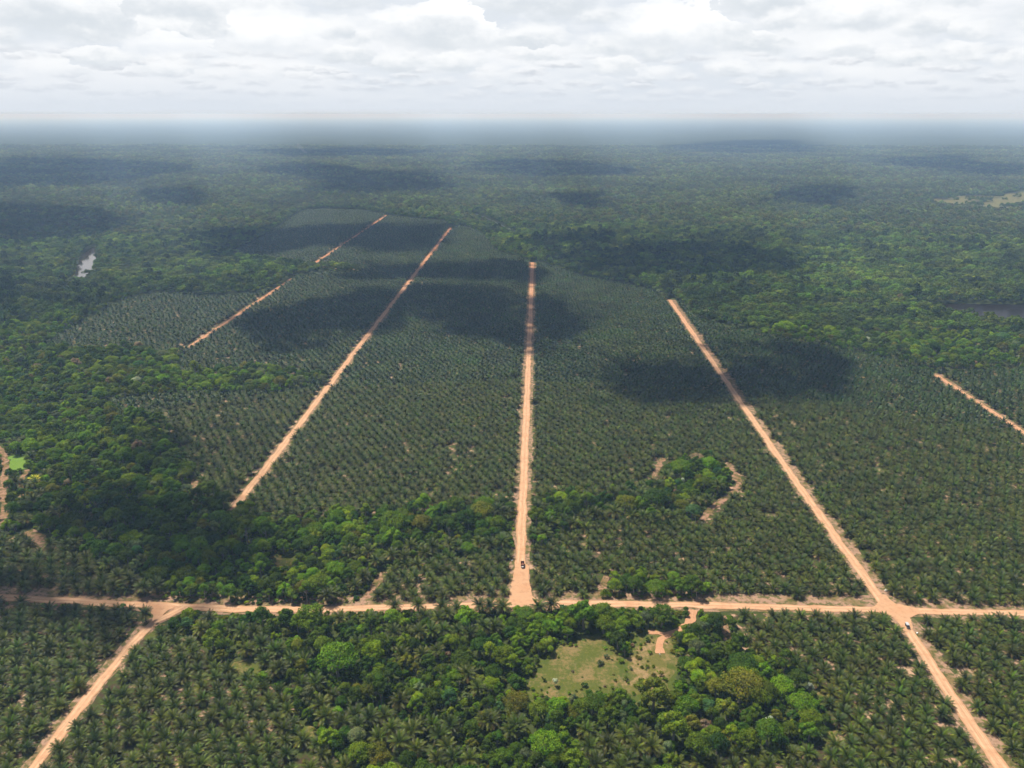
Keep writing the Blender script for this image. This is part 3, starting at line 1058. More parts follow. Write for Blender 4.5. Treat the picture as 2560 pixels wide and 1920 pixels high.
def near_trees():
    r = np.random.default_rng(21)
    st = 5.6
    gx, gy = np.meshgrid(np.arange(-1000, 1000, st), np.arange(215, NEAR, st))
    X = (gx + r.uniform(-0.5, 0.5, gx.shape) * st).ravel()
    Y = (gy + r.uniform(-0.5, 0.5, gx.shape) * st).ravel()
    m = (np.abs(X + 0.032 * Y) < 0.74 * Y + 60)
    X, Y = X[m], Y[m]
    m = forest_ok(X, Y)
    X, Y = X[m], Y[m]
    # stay clear of the tall palms' crowns
    d = np.full(X.shape, 1e9)
    for px, py in tp:
        d = np.minimum(d, np.hypot(X - px, Y - py))
    sc = np.exp(r.normal(0, 0.24, X.shape)) * 0.98
    kind = r.choice(len(TREES), len(X), p=[0.27, 0.19, 0.19, 0.06, 0.10, 0.11, 0.08])
    # clumps of taller wood, and low growth near the road edges and clearings
    big = wob(X, Y, 55, 1.0) + wob(Y, X, 23, 0.6)
    sc *= 1 + 0.16 * big
    low = ~forest_ok(X + 7, Y, 0) | ~forest_ok(X - 7, Y, 0) | ~forest_ok(X, Y + 8, 0)
    cl = in_any([c for n, c in CLEARINGS], X, Y + 9) | in_any([c for n, c in CLEARINGS], X, Y + 4)
    road_s = dist_line(ROADS[0][1], X, Y)
    south = (Y < np.interp(X, ROADS[0][1][:, 0], ROADS[0][1][:, 1]))
    lowroad = south & (road_s < 20)
    near_cl = np.hypot(X - G([(1390, 1430)])[0, 0], Y - G([(1390, 1430)])[0, 1]) < 75
    kind = np.where(near_cl & (kind == 5), 0, kind)
    kind = np.where(cl | (lowroad & (r.random(len(X)) < 0.6)) | (low & (r.random(len(X)) < 0.5)), 6, kind)
    sc = np.where(cl | lowroad, np.minimum(sc, 1.0) * np.where(lowroad, np.clip(road_s / 16, 0.55, 1.0), 0.85), sc)
    # thin: keep a tree only when no bigger one stands too close
    order = np.argsort(-sc * np.array([t['r'] for t in TREES])[kind])
    cell = {}
    keep = []
    for a in order:
        rr = sc[a] * TREES[kind[a]]['r']
        if d[a] < 3.2 + rr * 0.85:
            continue
        ci, cj = int(X[a] // 8), int(Y[a] // 8)
        bad = False
        for u in (-1, 0, 1):
            for v in (-1, 0, 1):
                for b in cell.get((ci + u, cj + v), ()):
                    rb = sc[b] * TREES[kind[b]]['r']
                    if math.hypot(X[a] - X[b], Y[a] - Y[b]) < 0.52 * (rr + rb):
                        bad = True
                        break
                if bad:
                    break
            if bad:
                break
        if bad:
            continue
        cell.setdefault((ci, cj), []).append(a)
        keep.append(a)
    keep = np.array(sorted(keep))
    X, Y, sc, kind = X[keep], Y[keep], sc[keep], kind[keep]
    tn = r.choice(len(TNAMES), len(X), p=TPROB)
    # neighbouring trees share their colour more often than not
    fld = wob(X, Y, 90, 1.0)
    tn = np.where((fld > 0.45) & (r.random(len(X)) < 0.45), 2, tn)
    tn = np.where((fld < -0.5) & (r.random(len(X)) < 0.5), 0, tn)
    return X, Y, sc, kind, tn


TX, TY, TS, TK, TN = near_trees()


def set_tree(px, py, kind, tint, s, zref=8.0):
    """a tree picked out in the photograph: turns the nearest tree into it"""
    global TX, TY, TS, TK, TN
    gx, gy = G([(px, py)], zref)[0]
    a = int(np.argmin(np.hypot(TX - gx, TY - gy)))
    TX[a], TY[a], TK[a], TN[a], TS[a] = gx, gy, kind, TNAMES.index(tint), s


for args in [(1682, 1548, 0, 'silvery', 1.05), (1664, 1545, 4, 'silvery', 0.9), (1752, 1477, 4, 'silvery', 1.0), (1200, 1458, 1, 'silvery', 0.6),
             (905, 1480, 0, 'grey green', 1.0), (1495, 1436, 2, 'lime green', 0.9), (1510, 1460, 2, 'lime green', 1.0), (1620, 1468, 3, 'fresh green', 1.25), (1600, 1452, 3, 'fresh green', 1.1),
             (1690, 1480, 3, 'fresh green', 1.1), (1735, 1520, 3, 'fresh green', 1.2), (1640, 1500, 3, 'mid green', 1.2), (1750, 1545, 3, 'mid green', 1.0),
             (868, 1106, 3, 'mid green', 1.0), (1475, 1030, 1, 'silvery', 0.8), (1500, 1060, 0, 'fresh green', 1.0), (835, 1180, 4, 'silvery', 0.45),
             (770, 1585, 2, 'grey green', 1.0), (823, 1640, 2, 'olive green', 1.15), (250, 1128, 1, 'fresh green', 0.9), (318, 985, 0, 'lime green', 0.9), (190, 1010, 2, 'fresh green', 1.0)]:
    set_tree(*args)

# ------------------------------------------------------------------ choose what stands as objects of its own
T_r = np.array([t['r'] for t in TREES])[TK] * TS
T_h = np.array([t['h'] for t in TREES])[TK] * TS
tu, tv, td = proj(np.stack([TX, TY, T_h * 0.75], 1))
pu, pv, pd = proj(np.stack([JX, JY, palm_h + 0.8], 1))
qu, qv, qd = proj(np.stack([tp[:, 0], tp[:, 1], tall_h + 0.8], 1))


def framed(u, v, m=0.0):
    return (u > m) & (u < 1 - m) & (v > m) & (v < 1 - m)


def nearest(u, v, d, size, n):
    s = np.where(framed(u, v, 0.004), size / d, -1)
    a = np.argsort(-s)[:n]
    return a[s[a] > 0]


N_EACH = 300
tree_pick = nearest(tu, tv, td, T_r, N_EACH)
all_d = np.concatenate([pd, qd])
all_pick = nearest(np.concatenate([pu, qu]), np.concatenate([pv, qv]), all_d, np.concatenate([palm_s, tall_s * 1.1]), N_EACH)
palm_pick = all_pick[all_pick < len(pd)]
tall_pick = all_pick[all_pick >= len(pd)] - len(pd)

ORD = ['', 'first', 'second', 'third', 'fourth', 'fifth', 'sixth', 'seventh', 'eighth', 'ninth', 'tenth', 'eleventh', 'twelfth', 'thirteenth', 'fourteenth', 'fifteenth', 'sixteenth',
       'seventeenth', 'eighteenth', 'nineteenth', 'twentieth']


def ordn(n):
    if n <= 20:
        return ORD[n]
    return '%d%s' % (n, {1: 'st', 2: 'nd', 3: 'rd'}.get(n % 10, 'th') if n % 100 not in (11, 12, 13) else 'th')


def empty(name, loc, rz=0.0):
    e = bpy.data.objects.new(name, None)
    COL.objects.link(e)
    e.location = loc
    e.rotation_euler = (0, 0, rz)
    e.empty_display_size = 1.0
    return e


crown_me = [c.mesh('palm_crown', [M_PALM]) for c in PALM_CROWNS]
trunk_me = [c.mesh('palm_trunk', [M_PALM_TRUNK]) for c in PALM_TRUNKS]


def put_palm(x, y, h, s, label, group, v, tint=(1, 1, 1)):
    e = empty('oil_palm', (x, y, 0.0), random.uniform(0, 6.28))
    tag(e, label, 'palm', group)
    t = bpy.data.objects.new('trunk', trunk_me[v % 3])
    COL.objects.link(t)
    t.parent = e
    t.scale = (s, s, h)
    c = bpy.data.objects.new('crown', crown_me[v % PALM_N])
    COL.objects.link(c)
    c.parent = e
    c.location = (0, 0, h)
    c.scale = (s, s, s)
    c['tint'] = [float(a) for a in tint]
    return e


# palms in rows: where each one stands in its block
BOT = {'bottom_left_outer': ('left road, left side', XR['left']), 'bottom_left_inner': ('left road, right side', XR['left']),
       'bottom_right_inner': ('right road, left side', XR['right']), 'bottom_right_outer': ('right road, right side', XR['right'])}
pblock = np.array(['other'] * len(JX), dtype=object)
for k in BLOCKS:
    pblock[in_any([BLOCKS[k]], JX + wob(JY, JX, 30, 2.0), JY)] = k
rows = {}
for a in range(len(JX)):
    if framed(pu[a], pv[a], 0.0):
        rows.setdefault((pblock[a], LJ[a]), []).append(a)
place = {}
for (bk, j), lst in rows.items():
    x0 = BOT.get(bk, ('', 0))[1]
    for n, a in enumerate(sorted(lst, key=lambda q: abs(JX[q] - x0)), 1):
        place[a] = (bk, j, n)
rowno = {}
for bk in BOT:
    js = sorted({j for (b, j) in rows if b == bk}, reverse=True)
    for n, j in enumerate(js, 1):
        rowno[(bk, j)] = n
for n, a in enumerate(palm_pick):
    bk, j, k = place[a]
    if bk in BOT:
        lab = 'oil palm %s from the %s, row %d below the cross road' % (ordn(k), BOT[bk][0], rowno[(bk, j)])
    else:
        lab = 'oil palm in a plantation row'
    put_palm(JX[a], JY[a], palm_h[a], palm_s[a], lab, 'oil palms planted in rows', n)
pick_tall_sorted = sorted(tall_pick, key=lambda a: qu[a])


def zone(u, v):
    """a landmark of the photograph for a spot in the picture"""
    px, py = u * 2212, v * 1659
    if py < 1300:
        return 'north of the cross road'
    if py < 1362 and px < 1130:
        return 'along the cross road left of centre'
    if py < 1362:
        return 'along the cross road right of centre'
    if py > 1600:
        return 'at the bottom edge'
    if px < 760:
        return 'behind the left foreground palms'
    if px < 1145:
        return 'left of the grassy clearing'
    if px < 1345:
        return 'below the grassy clearing' if py > 1470 else 'above the grassy clearing'
    if px < 1460:
        return 'around the dry clearing'
    return 'right of the dry clearing'


zs = {}
for a in pick_tall_sorted:
    zs.setdefault(zone(qu[a], qv[a]), []).append(a)
for zn, lst in zs.items():
    for n, a in enumerate(lst, 1):
        put_palm(tp[a, 0], tp[a, 1], tall_h[a], tall_s[a], 'tall oil palm %s, %s from left' % (zn, ordn(n)), 'tall palms among the trees', n + 2)

tcrown_me = [t['crown'].mesh('tree_crown', [M_LEAF]) for t in TREES]
twood_me = [t['wood'].mesh('tree_trunk', [M_BARK]) for t in TREES]
groups = {}
for a in tree_pick:
    t = TREES[TK[a]]
    size = 'small' if T_r[a] < 3.0 else ('large' if T_r[a] > 4.9 else 'medium')
    word = t['word']
    base = '%s %s %s tree %s' % (size, word, TNAMES[TN[a]], zone(tu[a], tv[a]))
    groups.setdefault(base, []).append(a)
tree_objs = 0
for base, lst in groups.items():
    lst.sort(key=lambda a: tu[a])
    for n, a in enumerate(lst, 1):
        lab = base if len(lst) == 1 else '%s, %s from left' % (base, ordn(n))
        e = empty('broadleaf_tree', (TX[a], TY[a], 0.0), random.uniform(0, 6.28))
        tag(e, lab, 'tree', 'broadleaf trees of the woodland')
        s = float(TS[a])
        for nm, me in (('trunk', twood_me[TK[a]]), ('crown', tcrown_me[TK[a]])):
            c = bpy.data.objects.new(nm, me)
            COL.objects.link(c)
            c.parent = e
            c.scale = (s, s, s)
            if nm == 'crown':
                c['tint'] = [float(v) for v in TINTS[TNAMES[TN[a]]]]


# ------------------------------------------------------------------ the rest of each kind: one object each, copies set by geometry nodes
def scatter(name, protos, pts, pid, rotz, scl, tint, mats, label, cat=None):
    """protos: list of (V, Q, T, C, m); all live in the object's own mesh and are set on its loose points"""
    big = Geo()
    ids = []
    for k, pr in enumerate(protos):
        big.merge(pr)
        ids.append(np.full(len(pr[0]), k))
    V, Q, T, C, m = big.arrays()
    n0 = len(V)
    N = len(pts)
    V = np.concatenate([V, pts])
    C = np.concatenate([C, np.ones((N, 3))])
    me = np_mesh(name, V, Q, T, mats, m, C)

    def attr(nm, typ, key, first, rest):
        a = me.attributes.new(nm, typ, 'POINT')
        arr = np.concatenate([first, rest])
        a.data.foreach_set(key, arr.astype(np.int32 if typ == 'INT' else np.float32).ravel())
    attr('pid', 'INT', 'value', np.concatenate(ids), -1 - np.asarray(pid))
    attr('rotz', 'FLOAT', 'value', np.zeros(n0), rotz)
    attr('scl', 'FLOAT_VECTOR', 'vector', np.zeros((n0, 3)), scl)
    attr('tint', 'FLOAT_VECTOR', 'vector', np.zeros((n0, 3)), tint)
    ng = bpy.data.node_groups.new(name + '_copies', 'GeometryNodeTree')
    ng.interface.new_socket('Geometry', in_out='INPUT', socket_type='NodeSocketGeometry')
    ng.interface.new_socket('Geometry', in_out='OUTPUT', socket_type='NodeSocketGeometry')
    gi = ng.nodes.new('NodeGroupInput')
    go = ng.nodes.new('NodeGroupOutput')
    jn = ng.nodes.new('GeometryNodeJoinGeometry')

    def named(nm, typ):
        nd = ng.nodes.new('GeometryNodeInputNamedAttribute')
        nd.data_type = typ
        nd.inputs['Name'].default_value = nm
        return nd.outputs[0]
    a_pid, a_rot, a_scl = named('pid', 'INT'), named('rotz', 'FLOAT'), named('scl', 'FLOAT_VECTOR')
    comb = ng.nodes.new('ShaderNodeCombineXYZ')
    ng.links.new(a_rot, comb.inputs[2])

    def pick(val):
        cmp_ = ng.nodes.new('FunctionNodeCompare')
        cmp_.data_type = 'INT'
        cmp_.operation = 'EQUAL'
        ia = [s for s in cmp_.inputs if s.type == 'INT']
        ng.links.new(a_pid, ia[0])
        ia[1].default_value = val
        sp = ng.nodes.new('GeometryNodeSeparateGeometry')
        sp.domain = 'POINT'
        ng.links.new(gi.outputs[0], sp.inputs['Geometry'])
        ng.links.new(cmp_.outputs[0], sp.inputs['Selection'])
        return sp.outputs['Selection']
    for k in range(len(protos)):
        ins = pick(k)
        p = pick(-1 - k)
        mp = ng.nodes.new('GeometryNodeMeshToPoints')
        ng.links.new(p, mp.inputs['Mesh'])
        ip = ng.nodes.new('GeometryNodeInstanceOnPoints')
        ng.links.new(mp.outputs[0], ip.inputs['Points'])
        ng.links.new(ins, ip.inputs['Instance'])
        ng.links.new(comb.outputs[0], ip.inputs['Rotation'])
        ng.links.new(a_scl, ip.inputs['Scale'])
        ng.links.new(ip.outputs[0], jn.inputs[0])
    ng.links.new(jn.outputs[0], go.inputs[0])
    o = bpy.data.objects.new(name, me)
    COL.objects.link(o)
    md = o.modifiers.new('copies', 'NODES')
    md.node_group = ng
    tag(o, label, cat, None, 'stuff')
    return o


def shift_slot(arr, slot):
    V, Q, T, C, m = arr
    return V, Q, T, C, np.full(len(m), slot)


# --- palms
left = np.ones(len(JX), bool)
left[palm_pick] = False
protos = []
for i in range(PALM_N):                       # near copies with trunk, 0..4
    g = Geo()
    g.merge(PALM_CROWNS[i].arrays(), (0, 0, 2.7))
    g.merge(shift_slot(PALM_TRUNKS[i % 3].arrays(), 1), (0, 0, 0), 0, (1, 1, 2.7))
    protos.append(g.arrays())
for i in range(3):                            # tall, 5..7
    g = Geo()
    g.merge(PALM_CROWNS[i].arrays(), (0, 0, 6.6), 0, 1.08)
    g.merge(shift_slot(PALM_TRUNKS[i % 3].arrays(), 1), (0, 0, 0), 0, (1, 1, 6.6))
    protos.append(g.arrays())
for i in range(5):                            # far single, 8..12
    g = Geo()
    g.merge(PALM_FAR[i].arrays(), (0, 0, 2.7))
    protos.append(g.arrays())
NP = 6
r = np.random.default_rng(8)
for q in range(NP):                           # far patches of 4 x 4, 13..18
    g = Geo()
    for a in range(4):
        for b in range(4):
            g.merge(PALM_FAR[r.integers(5)].arrays(), (a * AX + (b % 2) * AX / 2 + r.normal(0, 0.9), b * AY + r.normal(0, 0.9), 2.7 * r.uniform(0.85, 1.15)), r.uniform(0, 6.28), r.uniform(0.88, 1.1), np.array([1, 1, 1]) * r.uniform(0.82, 1.18))
    protos.append(g.arrays())
pts, pid, rot, scl, tnt = [], [], [], [], []
dd = np.hypot(JX, JY)
far = left & (dd > 900)
key = {(int(i), int(j)): n for n, (i, j) in enumerate(zip(LI, LJ))}
done = np.zeros(len(JX), bool)
cells = {}
for n in np.nonzero(far)[0]:
    cells.setdefault((int(LI[n]) // 4, int(LJ[n]) // 4), []).append(n)
for (ci, cj), lst in cells.items():
    if len(lst) == 16 and ci * 4 * AX > -335:
        pts.append((ci * 4 * AX + 2.0, cj * 4 * AY, 0.0))
        pid.append(13 + random.randrange(NP))
        rot.append(0.0)
        scl.append((1, 1, random.uniform(0.95, 1.05)))
        tnt.append((1, 1, 1))
        done[lst] = True
for n in np.nonzero(left & ~done)[0]:
    pts.append((JX[n], JY[n], 0.0))
    pid.append(random.randrange(5) if dd[n] < 900 else 8 + random.randrange(5))
    rot.append(random.uniform(0, 6.28))
    s = palm_s[n]
    scl.append((s, s, s))
    tnt.append((1, 1, 1))
tl = np.ones(len(tp), bool)
tl[tall_pick] = False
for n in np.nonzero(tl)[0]:
    pts.append((tp[n, 0], tp[n, 1], 0.0))
    pid.append(5 + random.randrange(3))
    rot.append(random.uniform(0, 6.28))
    s = tall_s[n]
    scl.append((s, s, s * tall_h[n] / 7.0))
    tnt.append((1, 1, 1))
print('palm points', len(pts))
scatter('oil_palm_rows', protos, np.array(pts), np.array(pid), np.array(rot), np.array(scl), np.array(tnt), [M_PALM, M_PALM_TRUNK],
        'rows of dark green oil palms filling the plantation blocks', 'palms')

# --- broadleaf trees
protos = []
for t in TREES:                               # 0..6 near
    g = Geo()
    g.merge(t['crown'].arrays())
    g.merge(shift_slot(t['wood'].arrays(), 1))
    protos.append(g.arrays())
NT_ = len(TREES)
for a in FARTREES:                            # 7..10 single, mid distance
    protos.append(a)
CELL = 30.0


def tint_of(r):
    t = np.array(TINTS[TNAMES[r.choice(len(TNAMES), p=TPROB)]])
    t = 0.55 * t + 0.45 * np.array([0.066, 0.098, 0.022])
    return t * r.uniform(0.8, 1.2)


NPATCH = 8
for q in range(NPATCH):                       # 11..18 patches of wood
    r = np.random.default_rng(300 + q)
    g = Geo()
    n = 5
    st = CELL / n
    for a in range(n):
        for b in range(n):
            x, y = (a + 0.5) * st - CELL / 2 + r.uniform(-.45, .45) * st, (b + 0.5) * st - CELL / 2 + r.uniform(-.45, .45) * st
            s = math.exp(r.normal(-0.05, 0.24))
            if r.random() < 0.06:
                s *= 1.35
            g.merge(VFAR[r.integers(3)] if q >= NPATCH // 2 else FARTREES[r.integers(4)], (x, y, r.uniform(-1.5, 1.0)), r.uniform(0, 6.28), s, tint_of(r) * (0.92 if q % 2 else 1.08))
    protos.append(g.arrays())

pts, pid, rot, scl, tnt = [], [], [], [], []
lf = np.ones(len(TX), bool)
lf[tree_pick] = False
for n in np.nonzero(lf)[0]:
    pts.append((TX[n], TY[n], 0))
    pid.append(int(TK[n]))
    rot.append(random.uniform(0, 6.28))
    scl.append((TS[n],) * 3)
    tnt.append(TINTS[TNAMES[TN[n]]])
FARLIM = 8000.0
MIDLIM = 4500.0
r = np.random.default_rng(33)
gx, gy = np.meshgrid(np.arange(-4600, 4600, CELL), np.arange(NEAR, MIDLIM - 1, CELL))
gx2, gy2 = np.meshgrid(np.arange(-6600, 6600, CELL * 1.5), np.arange(gy.max() + CELL, FARLIM, CELL * 1.5))
X = np.concatenate([gx.ravel() + CELL / 2, gx2.ravel() + CELL * 0.75])
Y = np.concatenate([gy.ravel() + CELL / 2, gy2.ravel() + CELL * 0.75])
m = np.abs(X + 0.032 * Y) < 0.70 * Y + 80
X, Y = X[m], Y[m]
full = np.ones(len(X), bool)
some = np.zeros(len(X), bool)
for ax in (-0.5, 0, 0.5):
    for ay in (-0.5, 0, 0.5):
        k = forest_ok(X + ax * CELL, Y + ay * CELL)
        full &= k
        some |= k
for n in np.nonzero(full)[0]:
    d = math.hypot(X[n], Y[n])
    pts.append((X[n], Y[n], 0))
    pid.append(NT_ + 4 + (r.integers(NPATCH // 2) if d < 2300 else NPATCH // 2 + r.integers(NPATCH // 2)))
    rot.append(r.integers(4) * math.pi / 2 + r.normal(0, 0.12))
    s = r.uniform(0.95, 1.1)
    if Y[n] > MIDLIM:
        s *= 1.5
    scl.append((s, s, s * (0.8 if Y[n] > MIDLIM else 1.0) * (1 + 0.22 * float(wob(np.array(X[n]), np.array(Y[n]), 260, 1.0)) + r.normal(0, 0.06))))
    tone = 1.0 + 0.26 * float(wob(np.array(X[n] + 500), np.array(Y[n]), 330, 1.0)) + 0.16 * float(wob(np.array(Y[n]), np.array(X[n]), 120, 1.0)) + r.normal(0, 0.08)
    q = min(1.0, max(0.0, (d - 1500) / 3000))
    tnt.append((tone * r.uniform(0.94, 1.10) * (1 + 0.22 * q), tone * (1 + 0.10 * q), tone * r.uniform(0.9, 1.1) * (1 + 1.6 * q)))  # haze painted into the tint: bluer and paler with distance
part = np.nonzero(some & ~full)[0]
for n in part:
    q = 26
    xs = X[n] + r.uniform(-.5, .5, q) * CELL
    ys = Y[n] + r.uniform(-.5, .5, q) * CELL
    for a in np.nonzero(forest_ok(xs, ys))[0]:
        pts.append((xs[a], ys[a], 0))
        pid.append(NT_ + r.integers(4))
        rot.append(r.uniform(0, 6.28))
        s = math.exp(r.normal(-0.08, 0.22))
        scl.append((s, s, s))
        tnt.append(tint_of(r))
print('tree points', len(pts), 'patches', int(full.sum()))
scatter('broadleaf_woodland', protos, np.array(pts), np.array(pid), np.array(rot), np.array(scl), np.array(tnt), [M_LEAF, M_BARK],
        'dense mixed green woodland around and beyond the palm blocks', 'trees')

# --- undergrowth below the near trees and in the rows
protos = [s.arrays() for s in SHRUBS]
NS = len(protos)
r = np.random.default_rng(61)
st = 3.6
gx, gy = np.meshgrid(np.arange(-520, 520, st), np.arange(215, 760, st))
X = (gx + r.uniform(-.5, .5, gx.shape) * st).ravel()
Y = (gy + r.uniform(-.5, .5, gx.shape) * st).ravel()
m = np.abs(X + 0.032 * Y) < 0.72 * Y + 40
X, Y = X[m], Y[m]
fo = forest_ok(X, Y, -2.0)
clr = in_any([c for n, c in CLEARINGS if n == 'dry_clearing'], X, Y) & (r.random(len(X)) < 0.40)
clg = in_any([c for n, c in CLEARINGS if n == 'grass_clearing'], X, Y)
edge_d = np.full(X.shape, 1e9)
for n_, c_ in CLEARINGS:
    if c_[:, 1].max() < 760:
        edge_d = np.minimum(edge_d, dist_line(np.concatenate([c_, c_[:1]]), X, Y))
clg &= r.random(len(X)) < np.clip(0.75 - edge_d * 0.11, 0.02, 1)
dens = wob(X, Y, 20, 1.0)
pl = (~fo) & (r.random(len(X)) < 0.10) & (dens > 0.2) & in_any([BLOCKS[k] for k in BOT], X, Y) & road_clear(X, Y, 2.5)
pxy = G([(1425, 1418)])[0]
fo_ok = np.hypot(X - pxy[0], Y - pxy[1] + 3) > 8.0
sel = fo_ok & ((fo & (r.random(len(X)) < 0.8)) | clr | clg | pl) & track_clear(X, Y, 0.3) & road_clear(X, Y, 1.5)
X, Y = X[sel], Y[sel]
inpl = pl[sel]
n = len(X)
s = np.exp(r.normal(0, 0.32, n)) * np.where(inpl, 0.8, 1.0) * np.where((clr | clg)[sel], r.uniform(0.35, 0.85, n), 1.0)
tn = r.choice(len(TNAMES), n, p=np.array([.18, .28, .22, .08, .17, .05, .01, 0, .01]))
tnt = np.array([TINTS[k] for k in TNAMES])[tn] * np.where(inpl, 0.85, 1.0)[:, None]
print('undergrowth', n)
scatter('undergrowth', protos, np.stack([X, Y, np.zeros(n)], 1), r.integers(0, NS, n), r.uniform(0, 6.28, n), np.stack([s, s, s * r.uniform(0.7, 1.2, n)], 1), tnt, [M_LEAF],
        'low green bushes and vines filling the ground under the trees', 'undergrowth')


# ------------------------------------------------------------------ distant wood: one rough canopy out to the horizon
def canopy_material():
    m, t, out = material('distant_canopy')
    p = world_pos(t)
    n1 = t.noise(p, 0.0012, 5, 0.6)
    n2 = t.noise(p, 0.012, 3, 0.6)
    c = t.mixc(n2, (0.020, 0.027, 0.014, 1), (0.062, 0.074, 0.036, 1))
    c = t.mixc(t.ramp(n1, 0.56, 0.66, 0.0, 0.6), c, (0.065, 0.075, 0.03, 1))
    b = t.node('ShaderNodeBsdfDiffuse', ins={'Color': c})
    t.l.new(b.outputs[0], out.inputs[0])
    return m


r = np.random.default_rng(71)
rad = [FARLIM * 0.985]
while rad[-1] < 60000:
    rad.append(rad[-1] + max(15.0, (rad[-1] - 5000) * 0.006, rad[-1] * 0.0034))
rad = np.array(rad)
ang = np.linspace(R(-48), R(48), 1100)
A, RR = np.meshgrid(ang, rad)
A = A + r.uniform(-.4, .4, A.shape) * (ang[1] - ang[0])
RRj = RR * (1 + r.uniform(-.0014, .0014, A.shape))
Xc, Yc = np.sin(A - YAW) * RRj, np.cos(A - YAW) * RRj
Zc = 5 + r.uniform(0, 10.0, A.shape) + 3.0 * wob(Xc, Yc, 420, 1.0) + 2.0 * wob(Xc, Yc, 1500, 1.0)
big = r.random(A.shape) < 0.04
Zc[big] += r.uniform(3, 9, int(big.sum()))
fade = np.clip((RR - 20000) / 30000, 0, 1)
Zc = Zc * (1 - fade) + 14 * fade
na, nr = len(ang), len(rad)
ii, jj = np.meshgrid(np.arange(na - 1), np.arange(nr - 1))
b0 = (jj * na + ii).ravel()
Q = np.stack([b0, b0 + 1, b0 + na + 1, b0 + na], 1)
me = np_mesh('distant_forest', np.stack([Xc.ravel(), Yc.ravel(), Zc.ravel()], 1), Q, None, [canopy_material()])
o = bpy.data.objects.new('distant_forest', me)
COL.objects.link(o)
tag(o, 'flat forest canopy running away to the hazy horizon', 'forest', None, 'stuff')


# ------------------------------------------------------------------ clouds overhead that throw the shadows on the plain
def cloud_material():
    m, t, out = material('cloud')
    d = t.node('ShaderNodeBsdfDiffuse', ins={'Color': (0.85, 0.87, 0.9, 1)})
    tr = t.node('ShaderNodeBsdfTranslucent', ins={'Color': (0.85, 0.87, 0.9, 1)})
    mx = t.node('ShaderNodeMixShader', ins={0: 0.3, 1: d.outputs[0], 2: tr.outputs[0]})
    t.l.new(mx.outputs[0], out.inputs[0])
    return m


SHADOWS = [
    # far plain
    [(-60, 362), (60, 350), (200, 352), (330, 358), (345, 376), (300, 392), (120, 404), (0, 412), (-60, 414)],
    [(560, 372), (660, 360), (760, 366), (900, 378), (985, 392), (960, 408), (860, 418), (740, 416), (700, 398), (600, 388)],
    [(1000, 358), (1120, 350), (1260, 354), (1370, 366), (1320, 380), (1180, 384), (1060, 374)],
    [(1440, 316), (1560, 306), (1700, 306), (1780, 318), (1700, 332), (1560, 336), (1470, 330)],
    [(1900, 352), (2000, 342), (2100, 346), (2160, 360), (2212, 368), (2212, 378), (2120, 380), (2000, 366)],
    [(1660, 424), (1740, 408), (1830, 412), (1850, 432), (1800, 448), (1720, 442)],
    [(1210, 432), (1290, 424), (1330, 440), (1290, 458), (1230, 452)],
    [(280, 424), (360, 412), (450, 420), (470, 438), (400, 452), (310, 446)],
    [(560, 330), (760, 324), (960, 328), (900, 338), (700, 342)],
    # right-hand wood
    [(1150, 520), (1230, 508), (1320, 514), (1330, 532), (1250, 546), (1170, 540)],
    [(1240, 556), (1340, 544), (1480, 536), (1620, 540), (1700, 558), (1680, 590), (1580, 606), (1450, 612), (1340, 604), (1260, 580)],
    # palm blocks
    [(470, 512), (560, 500), (700, 490), (860, 486), (940, 484), (960, 500), (940, 528), (840, 534), (700, 530), (600, 548), (500, 556)],
    [(700, 586), (800, 566), (900, 560), (960, 566), (1010, 580), (960, 600), (840, 604), (740, 604)],
    [(524, 706), (540, 680), (600, 660), (720, 640), (800, 636), (850, 646), (840, 680), (780, 704), (700, 724), (620, 742), (550, 740)],
    [(850, 640), (950, 628), (1060, 632), (1120, 640), (1134, 680), (1136, 740), (1100, 766), (1010, 756), (920, 726), (850, 712), (836, 676)],
    [(820, 578), (950, 562), (1060, 566), (1134, 580), (1136, 608), (1000, 606), (880, 602)],
    [(700, 640), (820, 622), (960, 618), (1080, 622), (1080, 650), (900, 668), (760, 660)],
    [(1150, 640), (1220, 636), (1290, 650), (1330, 680), (1340, 710), (1280, 726), (1220, 744), (1158, 760)],
    [(1240, 800), (1330, 770), (1440, 772), (1450, 850), (1340, 840)],
    [(1150, 645), (1300, 650), (1350, 700), (1310, 735), (1160, 750)],
    [(1270, 790), (1340, 772), (1430, 762), (1510, 764), (1560, 800), (1590, 845), (1540, 862), (1440, 856), (1350, 830)],
    [(1540, 738), (1620, 742), (1720, 760), (1800, 786), (1780, 820), (1740, 850), (1690, 880), (1630, 868), (1590, 820), (1550, 770)],
    [(1440, 775), (1560, 758), (1640, 790), (1680, 850), (1600, 874), (1500, 850)],
    [(380, 950), (440, 930), (520, 938), (560, 956), (520, 980), (440, 992), (392, 980)],
    # left wood and the shaded corner of the cross road
    [(250, 1030), (330, 1010), (400, 1030), (460, 1090), (560, 1120), (600, 1150), (560, 1190), (440, 1200), (330, 1180), (240, 1140), (190, 1080)],
    [(-300, 1180), (-60, 1164), (60, 1170), (200, 1190), (300, 1210), (380, 1230), (400, 1270), (330, 1312), (240, 1340), (80, 1330), (-100, 1330), (-300, 1320)],
    [(-120, 470), (20, 452), (160, 462), (260, 478), (240, 510), (120, 524), (-40, 540), (-120, 540)],
    [(-120, 640), (0, 610), (90, 616), (110, 640), (40, 670), (-80, 690)],
]
ico = bmesh.new()
bmesh.ops.create_icosphere(ico, subdivisions=2, radius=1.0)
IV = np.array([v.co[:] for v in ico.verts])
IT = np.array([[v.index for v in f.verts] for f in ico.faces])
ico.free()
g = Geo()
r = np.random.default_rng(91)
